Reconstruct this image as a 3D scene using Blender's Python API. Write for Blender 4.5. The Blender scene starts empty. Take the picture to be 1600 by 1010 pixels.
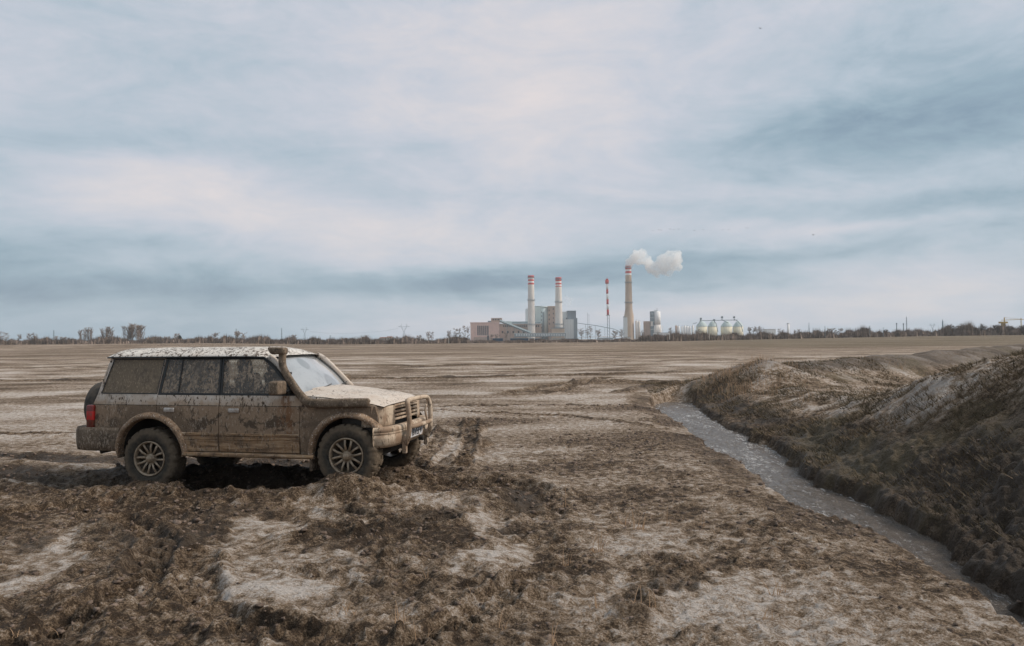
import bpy, bmesh, math, random
import numpy as np
from mathutils import Vector, Matrix
from mathutils.geometry import delaunay_2d_cdt
random.seed(7)
S = bpy.context.scene
R = math.radians
# ------------------------------------------------------------------ camera
FP = 1600 * 28 / 36
cam_d = bpy.data.cameras.new('camera'); cam = bpy.data.objects.new('camera', cam_d)
S.collection.objects.link(cam); S.camera = cam
cam_d.lens = 28; cam_d.sensor_width = 36; cam_d.clip_start = .05; cam_d.clip_end = 20000
CAMH = 1.9
PITCH = math.atan(25.5 / FP); ROLL = R(.5)
cam.matrix_world = (Matrix.Translation((0, 0, CAMH)) @ Matrix.Rotation(math.pi / 2 + PITCH, 4, 'X') @ Matrix.Rotation(-ROLL, 4, 'Z'))
S.view_settings.view_transform = 'Standard'; S.view_settings.look = 'None'
S.view_settings.exposure = 0.36; S.view_settings.gamma = 1
S.render.engine = 'CYCLES'
S.cycles.max_bounces = 12; S.cycles.diffuse_bounces = 3; S.cycles.volume_bounces = 8
S.cycles.transparent_max_bounces = 16; S.cycles.use_denoising = True
S.cycles.caustics_reflective = False; S.cycles.caustics_refractive = False
# ------------------------------------------------------------------ node helper
class NT:
    def __init__(s, nt): s.nt = nt; s.n = nt.nodes; s.l = nt.links
    def put(s, sock, v):
        if isinstance(v, bpy.types.NodeSocket): s.l.new(v, sock)
        else: sock.default_value = v
    def m(s, op, a, b=0.0, c=None, clamp=False):
        n = s.n.new('ShaderNodeMath'); n.operation = op; n.use_clamp = clamp
        s.put(n.inputs[0], a); s.put(n.inputs[1], b)
        if c is not None: s.put(n.inputs[2], c)
        return n.outputs[0]
    def vm(s, op, a, b):
        n = s.n.new('ShaderNodeVectorMath'); n.operation = op; s.put(n.inputs[0], a); s.put(n.inputs[1], b); return n.outputs[0]
    def mix(s, f, a, b):
        n = s.n.new('ShaderNodeMix'); n.data_type = 'RGBA'; s.put(n.inputs[0], f)
        s.put(n.inputs[6], col(a)); s.put(n.inputs[7], col(b)); return n.outputs[2]
    def noise(s, v, sc, det=5, ro=.55, dist=0.0):
        n = s.n.new('ShaderNodeTexNoise'); s.put(n.inputs['Vector'], v); n.inputs['Scale'].default_value = sc
        n.inputs['Detail'].default_value = det; n.inputs['Roughness'].default_value = ro; n.inputs['Distortion'].default_value = dist
        return n.outputs[0]
    def vor(s, v, sc, feat='F1', rnd=1.0):
        n = s.n.new('ShaderNodeTexVoronoi'); n.feature = feat; s.put(n.inputs['Vector'], v); n.inputs['Scale'].default_value = sc
        n.inputs['Randomness'].default_value = rnd; return n.outputs[0]
    def ramp(s, f, stops):
        n = s.n.new('ShaderNodeValToRGB'); s.put(n.inputs[0], f); e = n.color_ramp.elements
        while len(e) < len(stops): e.new(.5)
        for el, (p, c) in zip(e, stops): el.position = p; el.color = col(c)
        return n.outputs[0]
    def sm(s, x, a, b):
        n = s.n.new('ShaderNodeMapRange'); n.interpolation_type = 'SMOOTHSTEP'; s.put(n.inputs[0], x)
        n.inputs[1].default_value = a; n.inputs[2].default_value = b; return n.outputs[0]
    def mapv(s, v, sc=(1, 1, 1), rot=(0, 0, 0), loc=(0, 0, 0)):
        n = s.n.new('ShaderNodeMapping'); s.put(n.inputs[0], v); n.inputs[1].default_value = loc
        n.inputs[2].default_value = rot; n.inputs[3].default_value = sc; return n.outputs[0]
    def coord(s, k='Object'): return s.n.new('ShaderNodeTexCoord').outputs[k]
    def sep(s, v):
        n = s.n.new('ShaderNodeSeparateXYZ'); s.put(n.inputs[0], v); return n.outputs
    def bump(s, h, st=.5, d=.02, nrm=None):
        n = s.n.new('ShaderNodeBump'); s.put(n.inputs['Height'], h); n.inputs['Strength'].default_value = st
        n.inputs['Distance'].default_value = d
        if nrm: s.put(n.inputs['Normal'], nrm)
        return n.outputs[0]
def col(c):
    if isinstance(c, bpy.types.NodeSocket): return c
    return (c[0], c[1], c[2], 1) if len(c) == 3 else c
def srgb(r, g, b):
    return tuple((v / 255 / 12.92) if v / 255 < .04045 else ((v / 255 + .055) / 1.055) ** 2.4 for v in (r, g, b))
def newmat(name):
    m = bpy.data.materials.new(name); m.use_nodes = True; t = NT(m.node_tree); b = t.n['Principled BSDF']; return m, t, b
# ------------------------------------------------------------------ sky and sun
SUN_EL, SUN_AZ = R(42), R(92)        # azimuth measured from +Y towards +X: diffuse glow from the right
w = bpy.data.worlds.new('World'); S.world = w; w.use_nodes = True
t = NT(w.node_tree); t.n.clear()
sky = t.n.new('ShaderNodeTexSky'); sky.sky_type = 'NISHITA'; sky.sun_disc = False
sky.sun_elevation = SUN_EL; sky.sun_rotation = SUN_AZ; sky.dust_density = 2
bg1 = t.n.new('ShaderNodeBackground'); t.l.new(sky.outputs[0], bg1.inputs[0]); bg1.inputs[1].default_value = .09
D = t.coord('Generated'); dx, dy, dz = t.sep(D)
az = t.m('ARCTAN2', dx, dy); el = t.m('ARCSINE', dz)
den = t.m('ADD', t.m('MAXIMUM', dz, 0.0), .16)
cv = t.n.new('ShaderNodeCombineXYZ'); t.put(cv.inputs[0], t.m('DIVIDE', dx, den)); t.put(cv.inputs[1], t.m('DIVIDE', dy, den))
pc = cv.outputs[0]
warp1 = t.m('SUBTRACT', t.noise(t.mapv(pc, (1, 1.3, 1)), 1.1, 6, .55), .5)
warp2 = t.m('SUBTRACT', t.noise(t.mapv(pc, (1, 1.3, 1), loc=(9, 4, 2)), 1.3, 6, .55), .5)
azw = t.m('ADD', az, t.m('MULTIPLY', warp1, .34)); elw = t.m('ADD', el, t.m('MULTIPLY', warp2, .06))
elw = t.m('SUBTRACT', elw, t.m('MULTIPLY', az, .02))
BL = [ # az, el, sx, sy, weight  (sky directions)
 (-.37, .185, .17, .040, .36), (-.12, .128, .17, .032, .34), (-.30, .150, .20, .020, .15), (.02, .33, .30, .12, .34), (-.20, .30, .3, .08, .06), (-.60, .28, .11, .05, .22), (-.45, .40, .3, .04, .10),
 (.34, .175, .12, .018, .22), (.40, .118, .13, .014, .26), (.10, .22, .14, .06, .20), (.22, .135, .14, .014, .16), (.60, .38, .12, .06, .26), (.5, .165, .2, .01, .1),
 (.38, .030, .26, .028, .30), (.0, .022, .20, .016, .22), (.55, .05, .15, .03, .1),
 (.50, .215, .24, .055, -.40), (.28, .225, .18, .04, -.16), (.50, .135, .2, .018, -.22), (-.45, .068, .28, .024, -.38), (-.05, .072, .20, .022, -.36),
 (-.62, .105, .14, .04, -.28), (-.25, .33, .13, .02, -.10), (-.30, .235, .26, .022, -.20), (.17, .08, .16, .02, -.26), (.42, .092, .2, .012, -.14), (-.48, .02, .26, .022, -.18), (.06, .43, .12, .02, -.3), (.45, .32, .25, .04, -.12)]
acc = None
for a0, e0, sx, sy, wt in BL:
    qa = t.m('POWER', t.m('ABSOLUTE', t.m('DIVIDE', t.m('SUBTRACT', azw, a0), sx)), 2.0)
    qe = t.m('POWER', t.m('ABSOLUTE', t.m('DIVIDE', t.m('SUBTRACT', elw, e0), sy)), 2.0)
    g = t.m('MULTIPLY', t.m('EXPONENT', t.m('MULTIPLY', t.m('ADD', qa, qe), -1.0)), wt)
    acc = g if acc is None else t.m('ADD', acc, g)
fb = t.m('SUBTRACT', t.noise(t.mapv(pc, (.8, 1.5, 1), loc=(3, 1, 0)), 1.6, 8, .6, .4), .5)
cv3 = t.n.new('ShaderNodeCombineXYZ'); t.put(cv3.inputs[0], t.m('MULTIPLY', az, 3.2)); t.put(cv3.inputs[1], t.m('MULTIPLY', el, 8.5)); t.put(cv3.inputs[2], t.m('MULTIPLY', az, .4)); fb2 = t.m('SUBTRACT', t.noise(t.mapv(cv3.outputs[0], rot=(0, 0, .25)), 1.6, 10, .64, .7), .5); fb2 = t.m('ADD', fb2, t.m('MULTIPLY', t.m('SUBTRACT', t.noise(t.mapv(cv3.outputs[0], (1, 1.1, 1), (0, 0, .5)), 7, 7, .62, .6), .5), .30))
val = t.m('ADD', t.m('ADD', .50, acc), t.m('ADD', t.m('MULTIPLY', fb, .20), t.m('MULTIPLY', fb2, .80)))
cc = t.ramp(val, [(0, srgb(112, 133, 150)), (.22, srgb(136, 156, 169)), (.46, srgb(162, 175, 186)), (.68, srgb(182, 186, 195)), (1, srgb(206, 199, 199))])
bg2 = t.n.new('ShaderNodeBackground'); t.l.new(cc, bg2.inputs[0]); bg2.inputs[1].default_value = 1.0
mx = t.n.new('ShaderNodeMixShader'); mx.inputs[0].default_value = .93
t.l.new(bg1.outputs[0], mx.inputs[1]); t.l.new(bg2.outputs[0], mx.inputs[2])
wo = t.n.new('ShaderNodeOutputWorld'); t.l.new(mx.outputs[0], wo.inputs[0])
sd = bpy.data.lights.new('sun', 'SUN'); sd.energy = 2.5; sd.angle = R(24); sd.color = (1, .90, .78)
sun = bpy.data.objects.new('sun', sd); S.collection.objects.link(sun)
sv = Vector((math.sin(SUN_AZ) * math.cos(SUN_EL), math.cos(SUN_AZ) * math.cos(SUN_EL), math.sin(SUN_EL)))
sun.rotation_euler = sv.to_track_quat('Z', 'Y').to_euler()
# ------------------------------------------------------------------ object helpers
def tagged(o, label=None, cat=None, group=None, kind=None):
    if label: o['label'] = label
    if cat: o['category'] = cat
    if group: o['group'] = group
    if kind: o['kind'] = kind
    return o
def empty(name, loc=(0, 0, 0), label=None, cat=None, group=None, rz=0):
    o = bpy.data.objects.new(name, None); S.collection.objects.link(o); o.location = loc; o.rotation_euler = (0, 0, rz)
    o.empty_display_size = .2
    return tagged(o, label, cat, group)
def link(name, me, mat=None, parent=None):
    o = bpy.data.objects.new(name, me); S.collection.objects.link(o)
    if mat: me.materials.append(mat)
    if parent: o.parent = parent
    return o
class MB:
    """collects geometry for one mesh; v list, f list"""
    def __init__(s): s.v = []; s.f = []; s.sm = []
    def add(s, vs, fs, smooth=False):
        b = len(s.v); s.v += [tuple(p) for p in vs]; s.f += [tuple(i + b for i in f) for f in fs]; s.sm += [smooth] * len(fs); return s
    def box(s, x0, x1, y0, y1, z0, z1, bev=0):
        if bev <= 0:
            vs = [(x, y, z) for x in (x0, x1) for y in (y0, y1) for z in (z0, z1)]
            return s.add(vs, [(0, 1, 3, 2), (4, 6, 7, 5), (0, 4, 5, 1), (2, 3, 7, 6), (0, 2, 6, 4), (1, 5, 7, 3)])
        bm = bmesh.new(); bmesh.ops.create_cube(bm, size=1)
        for v in bm.verts: v.co = Vector(((x0 + x1) / 2 + v.co.x * (x1 - x0), (y0 + y1) / 2 + v.co.y * (y1 - y0), (z0 + z1) / 2 + v.co.z * (z1 - z0)))
        bmesh.ops.bevel(bm, geom=bm.edges[:], offset=bev, segments=3, affect='EDGES', profile=.5)
        s.bm(bm, True); bm.free(); return s
    def bm(s, bm, smooth=False):
        bm.verts.ensure_lookup_table(); bm.verts.index_update()
        return s.add([v.co[:] for v in bm.verts], [[v.index for v in f.verts] for f in bm.faces], smooth)
    def grid(s, fn, nu, nv, smooth=True, flip=False):
        vs = [fn(i / (nu - 1), j / (nv - 1)) for i in range(nu) for j in range(nv)]
        fs = []
        for i in range(nu - 1):
            for j in range(nv - 1):
                q = (i * nv + j, (i + 1) * nv + j, (i + 1) * nv + j + 1, i * nv + j + 1)
                fs.append(q[::-1] if flip else q)
        return s.add(vs, fs, smooth)
    def tube(s, pts, rad, n=10, caps=True, smooth=True, flat=None):
        pts = [Vector(p) for p in pts]
        if not hasattr(rad, '__len__'): rad = [rad] * len(pts)
        vs = []; up = None
        for i, p in enumerate(pts):
            d = (pts[min(i + 1, len(pts) - 1)] - pts[max(i - 1, 0)]).normalized()
            if up is None: up = Vector((0, 0, 1)) if abs(d.z) < .9 else Vector((1, 0, 0))
            a = d.cross(up).normalized(); b = a.cross(d).normalized(); up = b
            for k in range(n):
                th = 2 * math.pi * k / n; c, q = math.cos(th), math.sin(th)
                if flat:
                    e = flat[2] if len(flat) > 2 else .5
                    c = math.copysign(abs(c) ** e, c) * flat[0]; q = math.copysign(abs(q) ** e, q) * flat[1]
                vs.append(p + a * c * rad[i] + b * q * rad[i])
        fs = [(i * n + k, i * n + (k + 1) % n, (i + 1) * n + (k + 1) % n, (i + 1) * n + k) for i in range(len(pts) - 1) for k in range(n)]
        s.add(vs, fs, smooth)
        if caps:
            b = len(s.v) - len(vs); s.f.append(tuple(b + k for k in range(n))[::-1]); s.f.append(tuple(b + (len(pts) - 1) * n + k for k in range(n))); s.sm += [False, False]
        return s
    def lathe(s, prof, n=48, axis='z', c=(0, 0, 0), smooth=True, a0=0, a1=2 * math.pi):
        full = abs(a1 - a0 - 2 * math.pi) < 1e-6; m = n if full else n + 1; vs = []
        for i in range(m):
            th = a0 + (a1 - a0) * i / n
            for r, h in prof:
                p = (r * math.cos(th), r * math.sin(th), h) if axis == 'z' else (r * math.cos(th), h, r * math.sin(th))
                vs.append((p[0] + c[0], p[1] + c[1], p[2] + c[2]))
        k = len(prof)
        fs = [(i * k + j, ((i + 1) % m) * k + j, ((i + 1) % m) * k + j + 1, i * k + j + 1) for i in range(n) for j in range(k - 1)]
        return s.add(vs, fs, smooth)
    def poly(s, pts2, z0, z1, axis='z', off=(0, 0, 0)):
        """prism of a 2-D outline"""
        n = len(pts2)
        def P(a, b, h): return (a + off[0], b + off[1], h + off[2]) if axis == 'z' else (a + off[0], h + off[1], b + off[2])
        vs = [P(a, b, z0) for a, b in pts2] + [P(a, b, z1) for a, b in pts2]
        return s.add(vs, [tuple(range(n))[::-1], tuple(range(n, 2 * n))] + [(i, (i + 1) % n, n + (i + 1) % n, n + i) for i in range(n)])
    def xf(s, M):
        s.v = [tuple(M @ Vector(p)) for p in s.v]; return s
    def build(s, name, mat=None, parent=None, recalc=True):
        me = bpy.data.meshes.new(name); me.from_pydata(s.v, [], s.f)
        me.polygons.foreach_set('use_smooth', s.sm)
        if recalc:
            bm = bmesh.new(); bm.from_mesh(me); bmesh.ops.recalc_face_normals(bm, faces=bm.faces[:]); bm.to_mesh(me); bm.free()
        me.update()
        return link(name, me, mat, parent)
def catmull(P, n=6):
    P = [Vector(p) for p in P]; Q = [P[0] * 2 - P[1]] + P + [P[-1] * 2 - P[-2]]; out = []
    for i in range(1, len(Q) - 2):
        for k in range(n):
            u = k / n; a, b, c, d = Q[i - 1], Q[i], Q[i + 1], Q[i + 2]
            out.append(.5 * ((2 * b) + (c - a) * u + (2 * a - 5 * b + 4 * c - d) * u * u + (3 * b - a - 3 * c + d) * u ** 3))
    out.append(P[-1]); return out
# ------------------------------------------------------------------ numpy noise
def h2(ix, iy, seed):
    h = (ix.astype(np.int64) * 374761393 + iy.astype(np.int64) * 668265263 + seed * 974711) & 0xffffffff
    h = ((h ^ (h >> 13)) * 1274126177) & 0xffffffff
    h = ((h ^ (h >> 16)) * 2246822519) & 0xffffffff
    return ((h ^ (h >> 15)) & 0xffffff) / float(0x1000000)
def pn(x, y, seed=0):
    ix = np.floor(x); iy = np.floor(y); fx = x - ix; fy = y - iy
    u = fx * fx * fx * (fx * (fx * 6 - 15) + 10); v = fy * fy * fy * (fy * (fy * 6 - 15) + 10)
    def g(a, b):
        th = h2(ix + a, iy + b, seed) * 6.2831853; return np.cos(th) * (fx - a) + np.sin(th) * (fy - b)
    return 1.5 * ((g(0, 0) * (1 - u) + g(1, 0) * u) * (1 - v) + (g(0, 1) * (1 - u) + g(1, 1) * u) * v)
def fbm(x, y, wl, octs, seed, sp=None, gain=.5, ridge=False):
    out = np.zeros_like(x); a = 1.0; tot = 0
    for k in range(octs):
        wgt = 1.0 if sp is None else np.clip((wl / sp - 2.0) / 2.0, 0, 1)
        n = pn(x / wl + 13.7 * k, y / wl - 7.3 * k, seed + k)
        if ridge: n = .5 - np.abs(n) * 1.6
        out += a * wgt * n; tot += a; a *= gain; wl /= 2.03
    return out / tot
def worley(x, y, seed):
    ix = np.floor(x); iy = np.floor(y); best = np.full(x.shape, 9.0); bid = np.zeros(x.shape)
    for a in (-1, 0, 1):
        for b in (-1, 0, 1):
            cx = ix + a; cy = iy + b
            px = cx + h2(cx, cy, seed); py = cy + h2(cx, cy, seed + 17); d = (px - x) ** 2 + (py - y) ** 2
            m = d < best; best = np.where(m, d, best); bid = np.where(m, h2(cx, cy, seed + 31), bid)
    return np.sqrt(best), bid
def sst(x, a=0.0, b=1.0):
    t_ = np.clip((x - a) / (b - a), 0, 1); return t_ * t_ * (3 - 2 * t_)
def pdist(x, y, P):
    d = np.full(x.shape, 1e9)
    for (x0, y0), (x1, y1) in zip(P[:-1], P[1:]):
        ex, ey = x1 - x0, y1 - y0; u = np.clip(((x - x0) * ex + (y - y0) * ey) / (ex * ex + ey * ey), 0, 1)
        d = np.minimum(d, np.hypot(x - x0 - u * ex, y - y0 - u * ey))
    return d
def pdist_s(x, y, P):
    d = np.full(x.shape, 1e9); s = np.zeros(x.shape); L = 0
    for (x0, y0), (x1, y1) in zip(P[:-1], P[1:]):
        ex, ey = x1 - x0, y1 - y0; le = math.hypot(ex, ey); u = np.clip(((x - x0) * ex + (y - y0) * ey) / (le * le), 0, 1)
        q = np.hypot(x - x0 - u * ex, y - y0 - u * ey); m = q < d; d = np.where(m, q, d); s = np.where(m, L + u * le, s); L += le
    return d, s
def sdpoly(x, y, P):
    d = pdist(x, y, P + [P[0]]); ins = np.zeros(x.shape, bool)
    for (x0, y0), (x1, y1) in zip(P, P[1:] + [P[0]]):
        if y0 == y1: continue
        ins ^= ((y0 > y) != (y1 > y)) & (x < (x1 - x0) * (y - y0) / (y1 - y0) + x0)
    return np.where(ins, -d, d)
# ------------------------------------------------------------------ terrain
XLp = [(3.4, 0), (3.45, 4), (3.50, 5.42), (3.55, 6.18), (3.66, 7.29), (3.67, 8.23), (3.47, 8.91), (3.35, 10.02), (3.47, 11.18), (3.60, 13.19), (3.58, 15.01), (3.98, 19.17), (4.15, 24.44), (4.9, 28), (8, 34)]
XRp = [(4.3, 0), (4.25, 5), (4.22, 6.67), (4.40, 7.6), (4.70, 8.5), (4.8, 9.68), (4.9, 10.97), (4.78, 12.3), (4.85, 13.71), (5.3, 16.0), (5.5, 18.97), (5.63, 22.75), (6.2, 27), (6.6, 30), (9, 36)]
LIGHT = [
 [(-4.9, 6.2), (-4.26, 6.6), (-4.36, 7.15), (-4.57, 7.97), (-4.47, 8.38), (-3.95, 7.58), (-3.73, 6.73), (-3.79, 6.38), (-3.71, 5.64), (-4.6, 5.4)],
 [(-2.96, 8.1), (-2.79, 8.67), (-2.35, 8.44), (-2.12, 7.51), (-1.72, 7.1), (-1.31, 7.05), (-1.21, 6.62), (-1.86, 6.77), (-2.21, 6.88), (-2.68, 7.09)],
 [(-2.48, 6.43), (-2.13, 5.87), (-1.8, 5.59), (-1.56, 5.52), (-1.32, 5.85), (-1.18, 6.31), (-1.86, 6.41), (-2.29, 6.78)],
 [(-2.62, 9.63), (-2.37, 8.91), (-2.04, 8.43), (-1.54, 8.27), (-1.94, 8.89), (-2.36, 9.43)],
 [(-.75, 9.19), (-.15, 8.51), (.04, 7.44), (.04, 6.62), (-.12, 6.44), (-.59, 6.55), (-.32, 7.45)],
 [(-1.46, 9.98), (-.62, 9.36), (-.58, 8.84), (-1.14, 9.38)],
 [(-2.0, 15.5), (-1.3, 15.95), (-.81, 14.05), (-.98, 11.95), (-1.4, 12.6), (-1.5, 14)],
 [(1.14, 8.03), (1.71, 8.29), (1.72, 7.75), (1.17, 7.4)],
 [(1.5, 6.6), (2.1, 6.5), (2.0, 5.9), (1.4, 5.9)],
 [(-3.6, 4.6), (-2.9, 5.0), (-2.6, 4.5), (-3.4, 4.2)]]
RUT = [ # polyline, width, depth
 ([(-16, 13.4), (-9.22, 12.1), (-7.72, 11.7), (-6.22, 11.1), (-4.7, 10.6), (-3.48, 10.35), (-2.39, 10.3), (-1.75, 10.6), (-.88, 10.7), (-.18, 10.35)], .62, .10),
 ([(-16, 15.2), (-11.22, 14.3), (-8.73, 13.4), (-7.21, 13.1), (-4.4, 12.4), (-2.04, 11.7), (-1.3, 11.5)], .55, .09),
 ([(-9, 8.4), (-5.92, 9.22), (-5.37, 9.56), (-3.97, 8.98), (-3.24, 8.05), (-3.14, 7.11), (-2.83, 6.19), (-2.15, 5.35), (-1.9, 4.6)], .50, .05),
 ([(-9.5, 9.8), (-7, 10.2), (-5.2, 10.0), (-3.2, 9.6), (-1.7, 9.5)], .45, .03),
 ([(-2.83, 6.89), (-2.44, 6.18), (-1.96, 5.53), (-1.49, 5.20), (-1.0, 4.9)], .26, .05),
 ([(-4.2, 5.0), (-3.3, 5.5), (-2.9, 5.2), (-2.6, 4.4)], .4, .04),
 ([(-.1, 10.58), (.18, 9.71), (.08, 8.5), (.21, 7.21), (.39, 6.6)], .42, .06),
 ([(-1.01, 8.86), (-1.09, 7.48), (-1.18, 7.26), (-.9, 6.5), (-.76, 5.84)], .26, .03),
 ([(-2.24, 7.52), (-1.91, 7.87), (-1.43, 7.86)], .22, -.03),
 ([(-1.87, 8.89), (-1.41, 8.71), (-.76, 8.38)], .24, .04),
 ([(-.76, 5.84), (-1.18, 6.07), (-1.73, 6.49)], .16, .03),
 ([(-.97, 19.1), (-.8, 14.9), (-.78, 12.24)], .20, -.05),
 ([(-1.37, 16.9), (-1.42, 14.96), (-1.45, 12.0)], .22, -.05),
 ([(-12, 23.3), (-3.68, 22.84), (3.8, 22.71)], .16, .05),
 ([(-8, 24.2), (-2.78, 21.52), (1.56, 19.69), (2.87, 17.14)], .16, .05),
 ([(-.25, 28.06), (3.92, 37.81)], .35, .12), ([(1.14, 28.0), (4.6, 38.5)], .35, .12),
 ([(2.5, 33.5), (5, 35), (7, 34)], .6, -.09), ([(4.0, 29), (5.5, 31), (7, 31.5)], .5, -.07),
 ([(-30, 41), (-5, 40.5), (10, 44)], .5, -.07), ([(-40, 62), (0, 60), (30, 70)], .8, -.1),
 ([(-20, 17.5), (-9, 16.8), (-6, 16.9)], .25, .06), ([(-5.5, 11.3), (-3.2, 10.95), (-1.5, 10.6)], .75, -.10), ([(.9, 5.6), (1.3, 6.3), (1.2, 7.0)], .2, .02)]
TREAD = [([(-.75, 4.7), (-.44, 5.25), (-.28, 5.49), (-.10, 5.85), (.1, 6.2)], .13), ([(-2.75, 7.0), (-2.55, 6.4), (-2.25, 5.8), (-1.9, 5.35), (-1.4, 5.12), (-.9, 5.0)], .15), ([(-1.98, 8.95), (-1.6, 8.55), (-1.2, 8.33), (-.7, 8.38)], .15), ([(-2.15, 7.8), (-1.8, 7.98), (-1.45, 7.85)], .14), ([(-12, 12.5), (-9.2, 12.1), (-6.2, 11.1), (-4.9, 10.6)], .18), ([(-.97, 19.1), (-.8, 14.9), (-.78, 12.24)], .14), ([(-1.37, 16.9), (-1.42, 14.96), (-1.45, 12.0)], .14), ([(-6.0, 7.0), (-5.6, 8.9), (-5.0, 9.7), (-3.6, 9.5)], .16), ([(-3.5, 4.4), (-3.0, 5.1), (-2.9, 6.1), (-3.3, 7.6), (-4.2, 8.6)], .16), ([(.5, 9.9), (-.1, 10.5), (-.9, 10.75), (-1.7, 10.6)], .16)]
RIDGE = [(9.4, 29.5), (12, 32.2), (17, 35), (24.4, 41), (36, 52), (60, 75)]
WH = [((-4.63, 10.39), .125), ((-1.99, 9.82), .215), ((-4.32, 11.80), .12), ((-1.68, 11.22), .15)]
def ground(x, y, sp):
    """terrain height and material masks; sp is the local vertex spacing used to drop detail that would alias"""
    n0 = fbm(x, y, 3.1, 4, 11); n1 = fbm(x, y, .9, 4, 23, sp); r = np.hypot(x, y)
    wx = x + .22 * fbm(x, y, 1.1, 3, 41) * 2; wy = y + .22 * fbm(x, y, 1.1, 3, 43) * 2
    near = r < 90
    churn = np.zeros_like(x); rut = np.zeros_like(x); rim = np.zeros_like(x); light = np.zeros_like(x)
    xn, yn, xw, yw = x[near], y[near], wx[near], wy[near]; rg = n1[near]; rf_ = fbm(xn, yn, .22, 4, 29, sp[near], .6)
    c_ = np.zeros_like(xn); d_ = np.zeros_like(xn); l_ = np.zeros_like(xn)
    for P, wd, dep in RUT:
        d = pdist(xw, yw, P); c_ = np.maximum(c_, 1 - sst(d, wd * .55, wd * 1.25))
        d_ += -dep * np.exp(-(d / (wd * .6)) ** 2) + .5 * dep * np.exp(-((d - wd * 1.1) / (wd * .4)) ** 2)
    for P in LIGHT:
        l_ = np.maximum(l_, 1 - sst(sdpoly(xw, yw, P) + .38 * rg + .28 * rf_, -.16, .16))
    xs_, ys_ = xn + .05 * rg, yn + .05 * rg
    for P, wd in TREAD:
        d, s_ = pdist_s(xs_, ys_, P); mk = 1 - sst(d, wd * .85, wd * 1.15); am = np.clip(.14 / sp[near] / 2 - 1, 0, 1) * sst(rf_ + rg, -.45, .0)
        d_ += mk * (-.045 + .032 * am * np.sign(np.sin(s_ * 2 * math.pi / .13 + 6 * d / wd * .25)) * (.6 + .4 * np.cos(d / wd * 3))) + .035 * np.exp(-((d - wd * 1.35) / (wd * .35)) ** 2); c_ = np.maximum(c_, .62 * mk)
        l_ *= (1 - .8 * mk)
    churn[near] = c_; rut[near] = d_; light[near] = l_
    # foreground left of the camera is churned nearly everywhere between the light crusts
    fg = sst(-x, -.9, .3) * sst(y, 17, 10) * sst(-y, -11.5, -9.5)
    fgn = sst(n0 + .5 * n1 + .16, -.25, .25)
    churn = np.maximum(churn, .74 * fg * fgn)
    churn = np.maximum(churn, .62 * sst(fbm(x, y, 1.4, 4, 61), .14, .36) * sst(-y, -20, -7))
    churn *= (1 - light)
    # right hand field: soft crust with pits
    z = .06 * fbm(x, y, 6.0, 3, 5) + .030 * n1 + .012 * fbm(x, y, .28, 4, 71, sp)
    z += .10 * fbm(x, y, 30, 3, 77) * sst(r, 20, 60)
    cl1, id1 = worley(x / .23 + .5 * n1, y / .17, 3); cl2, id2 = worley(x / .10, y / .08 + .3 * n1, 5); cl3, id3 = worley(x / .047, y / .042, 7)
    f1 = np.clip(.23 / sp / 2 - 1, 0, 1); f2 = np.clip(.10 / sp / 2 - .8, 0, 1); f3 = np.clip(.047 / sp / 2 - .6, 0, 1)
    rd = fbm(x, y, .55, 5, 91, sp, .6, True)
    lump = np.clip(.62 - cl1, 0, 1) * id1 * .17 * f1 + np.clip(.6 - cl2, 0, 1) * id2 ** 2 * .10 * f2 + np.clip(.6 - cl3, 0, 1) * id3 * .035 * f3
    fine = fbm(x, y, .13, 4, 95, sp, .65); finer = fbm(x, y, .07, 3, 96, sp, .65, True); rough = .105 * rd + .075 * fine + .030 * finer + .6 * lump
    pit = np.clip(-n1 - .08, 0, 1) * .12 + .35 * np.clip(.42 - cl1, 0, 1) * (id1 > .72) * .16 * f1 + np.clip(.5 - cl2, 0, 1) * (id2 > .6) * .04 * f2
    z += churn * rough + rut * (.6 + .8 * np.clip(n1 + .4, 0, 1)) + (1 - churn) * (1 - light) * (pit - .02 + .040 * fine + .022 * finer) + light * (.016 * fine + .010 * finer - .005)
    # wheels sit in pressed mud
    for (cx, cy), zt in WH:
        d = np.hypot((x - cx), (y - cy)); k = np.exp(-(d / .42) ** 4); z = z * (1 - k) + (zt + .35 * rough) * k
    # ramp of loose mud in front of the car side
    z += .10 * np.exp(-((y - 9.45 + .05 * x) / .28) ** 2) * sst(x, -6, -4.5) * sst(-x, 0, 1.2)
    # heaps
    hp = fbm(x, y, 1.6, 5, 131, sp, .55); hr = fbm(x, y, .5, 5, 137, sp, .6, True)
    h1 = np.interp(y, [0, 6, 9, 12, 14, 16, 18, 20, 22, 25], [2.4, 2.4, 2.15, 1.9, 1.60, 1.10, .58, .24, .10, .0])
    u = x - 9.35; H1 = h1 * np.exp(-(np.abs(u) / np.where(u < 0, 3.0, 4.5)) ** 2.0)
    H2 = 1.0 * np.exp(-(((x - 9.3) / 1.9) ** 2 + ((y - 29.2) / 2.6) ** 2)) + .45 * np.exp(-(((x - 7.3) / 1.2) ** 2 + ((y - 28.5) / 2) ** 2))
    d3 = pdist(x, y, RIDGE); H3 = np.interp(x, [9, 13, 24, 40, 60], [.8, .95, 1.25, 1.45, .4]) * np.exp(-(d3 / 2.3) ** 2) * (1 + .08 * fbm(x, y, 2.4, 4, 3, sp) + .10 * fbm(x, y, .8, 3, 4, sp))
    H4 = .34 * np.exp(-(((x - 7.9) / 1.5) ** 2 + ((y - 24) / 3.2) ** 2)) + .3 * np.exp(-(((x - 8.5) / 2.) ** 2 + ((y - 20.5) / 1.5) ** 2))
    heap = np.maximum(np.maximum(H1, H4), np.maximum(H2, H3)); hm = sst(heap, .08, .35)
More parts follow.
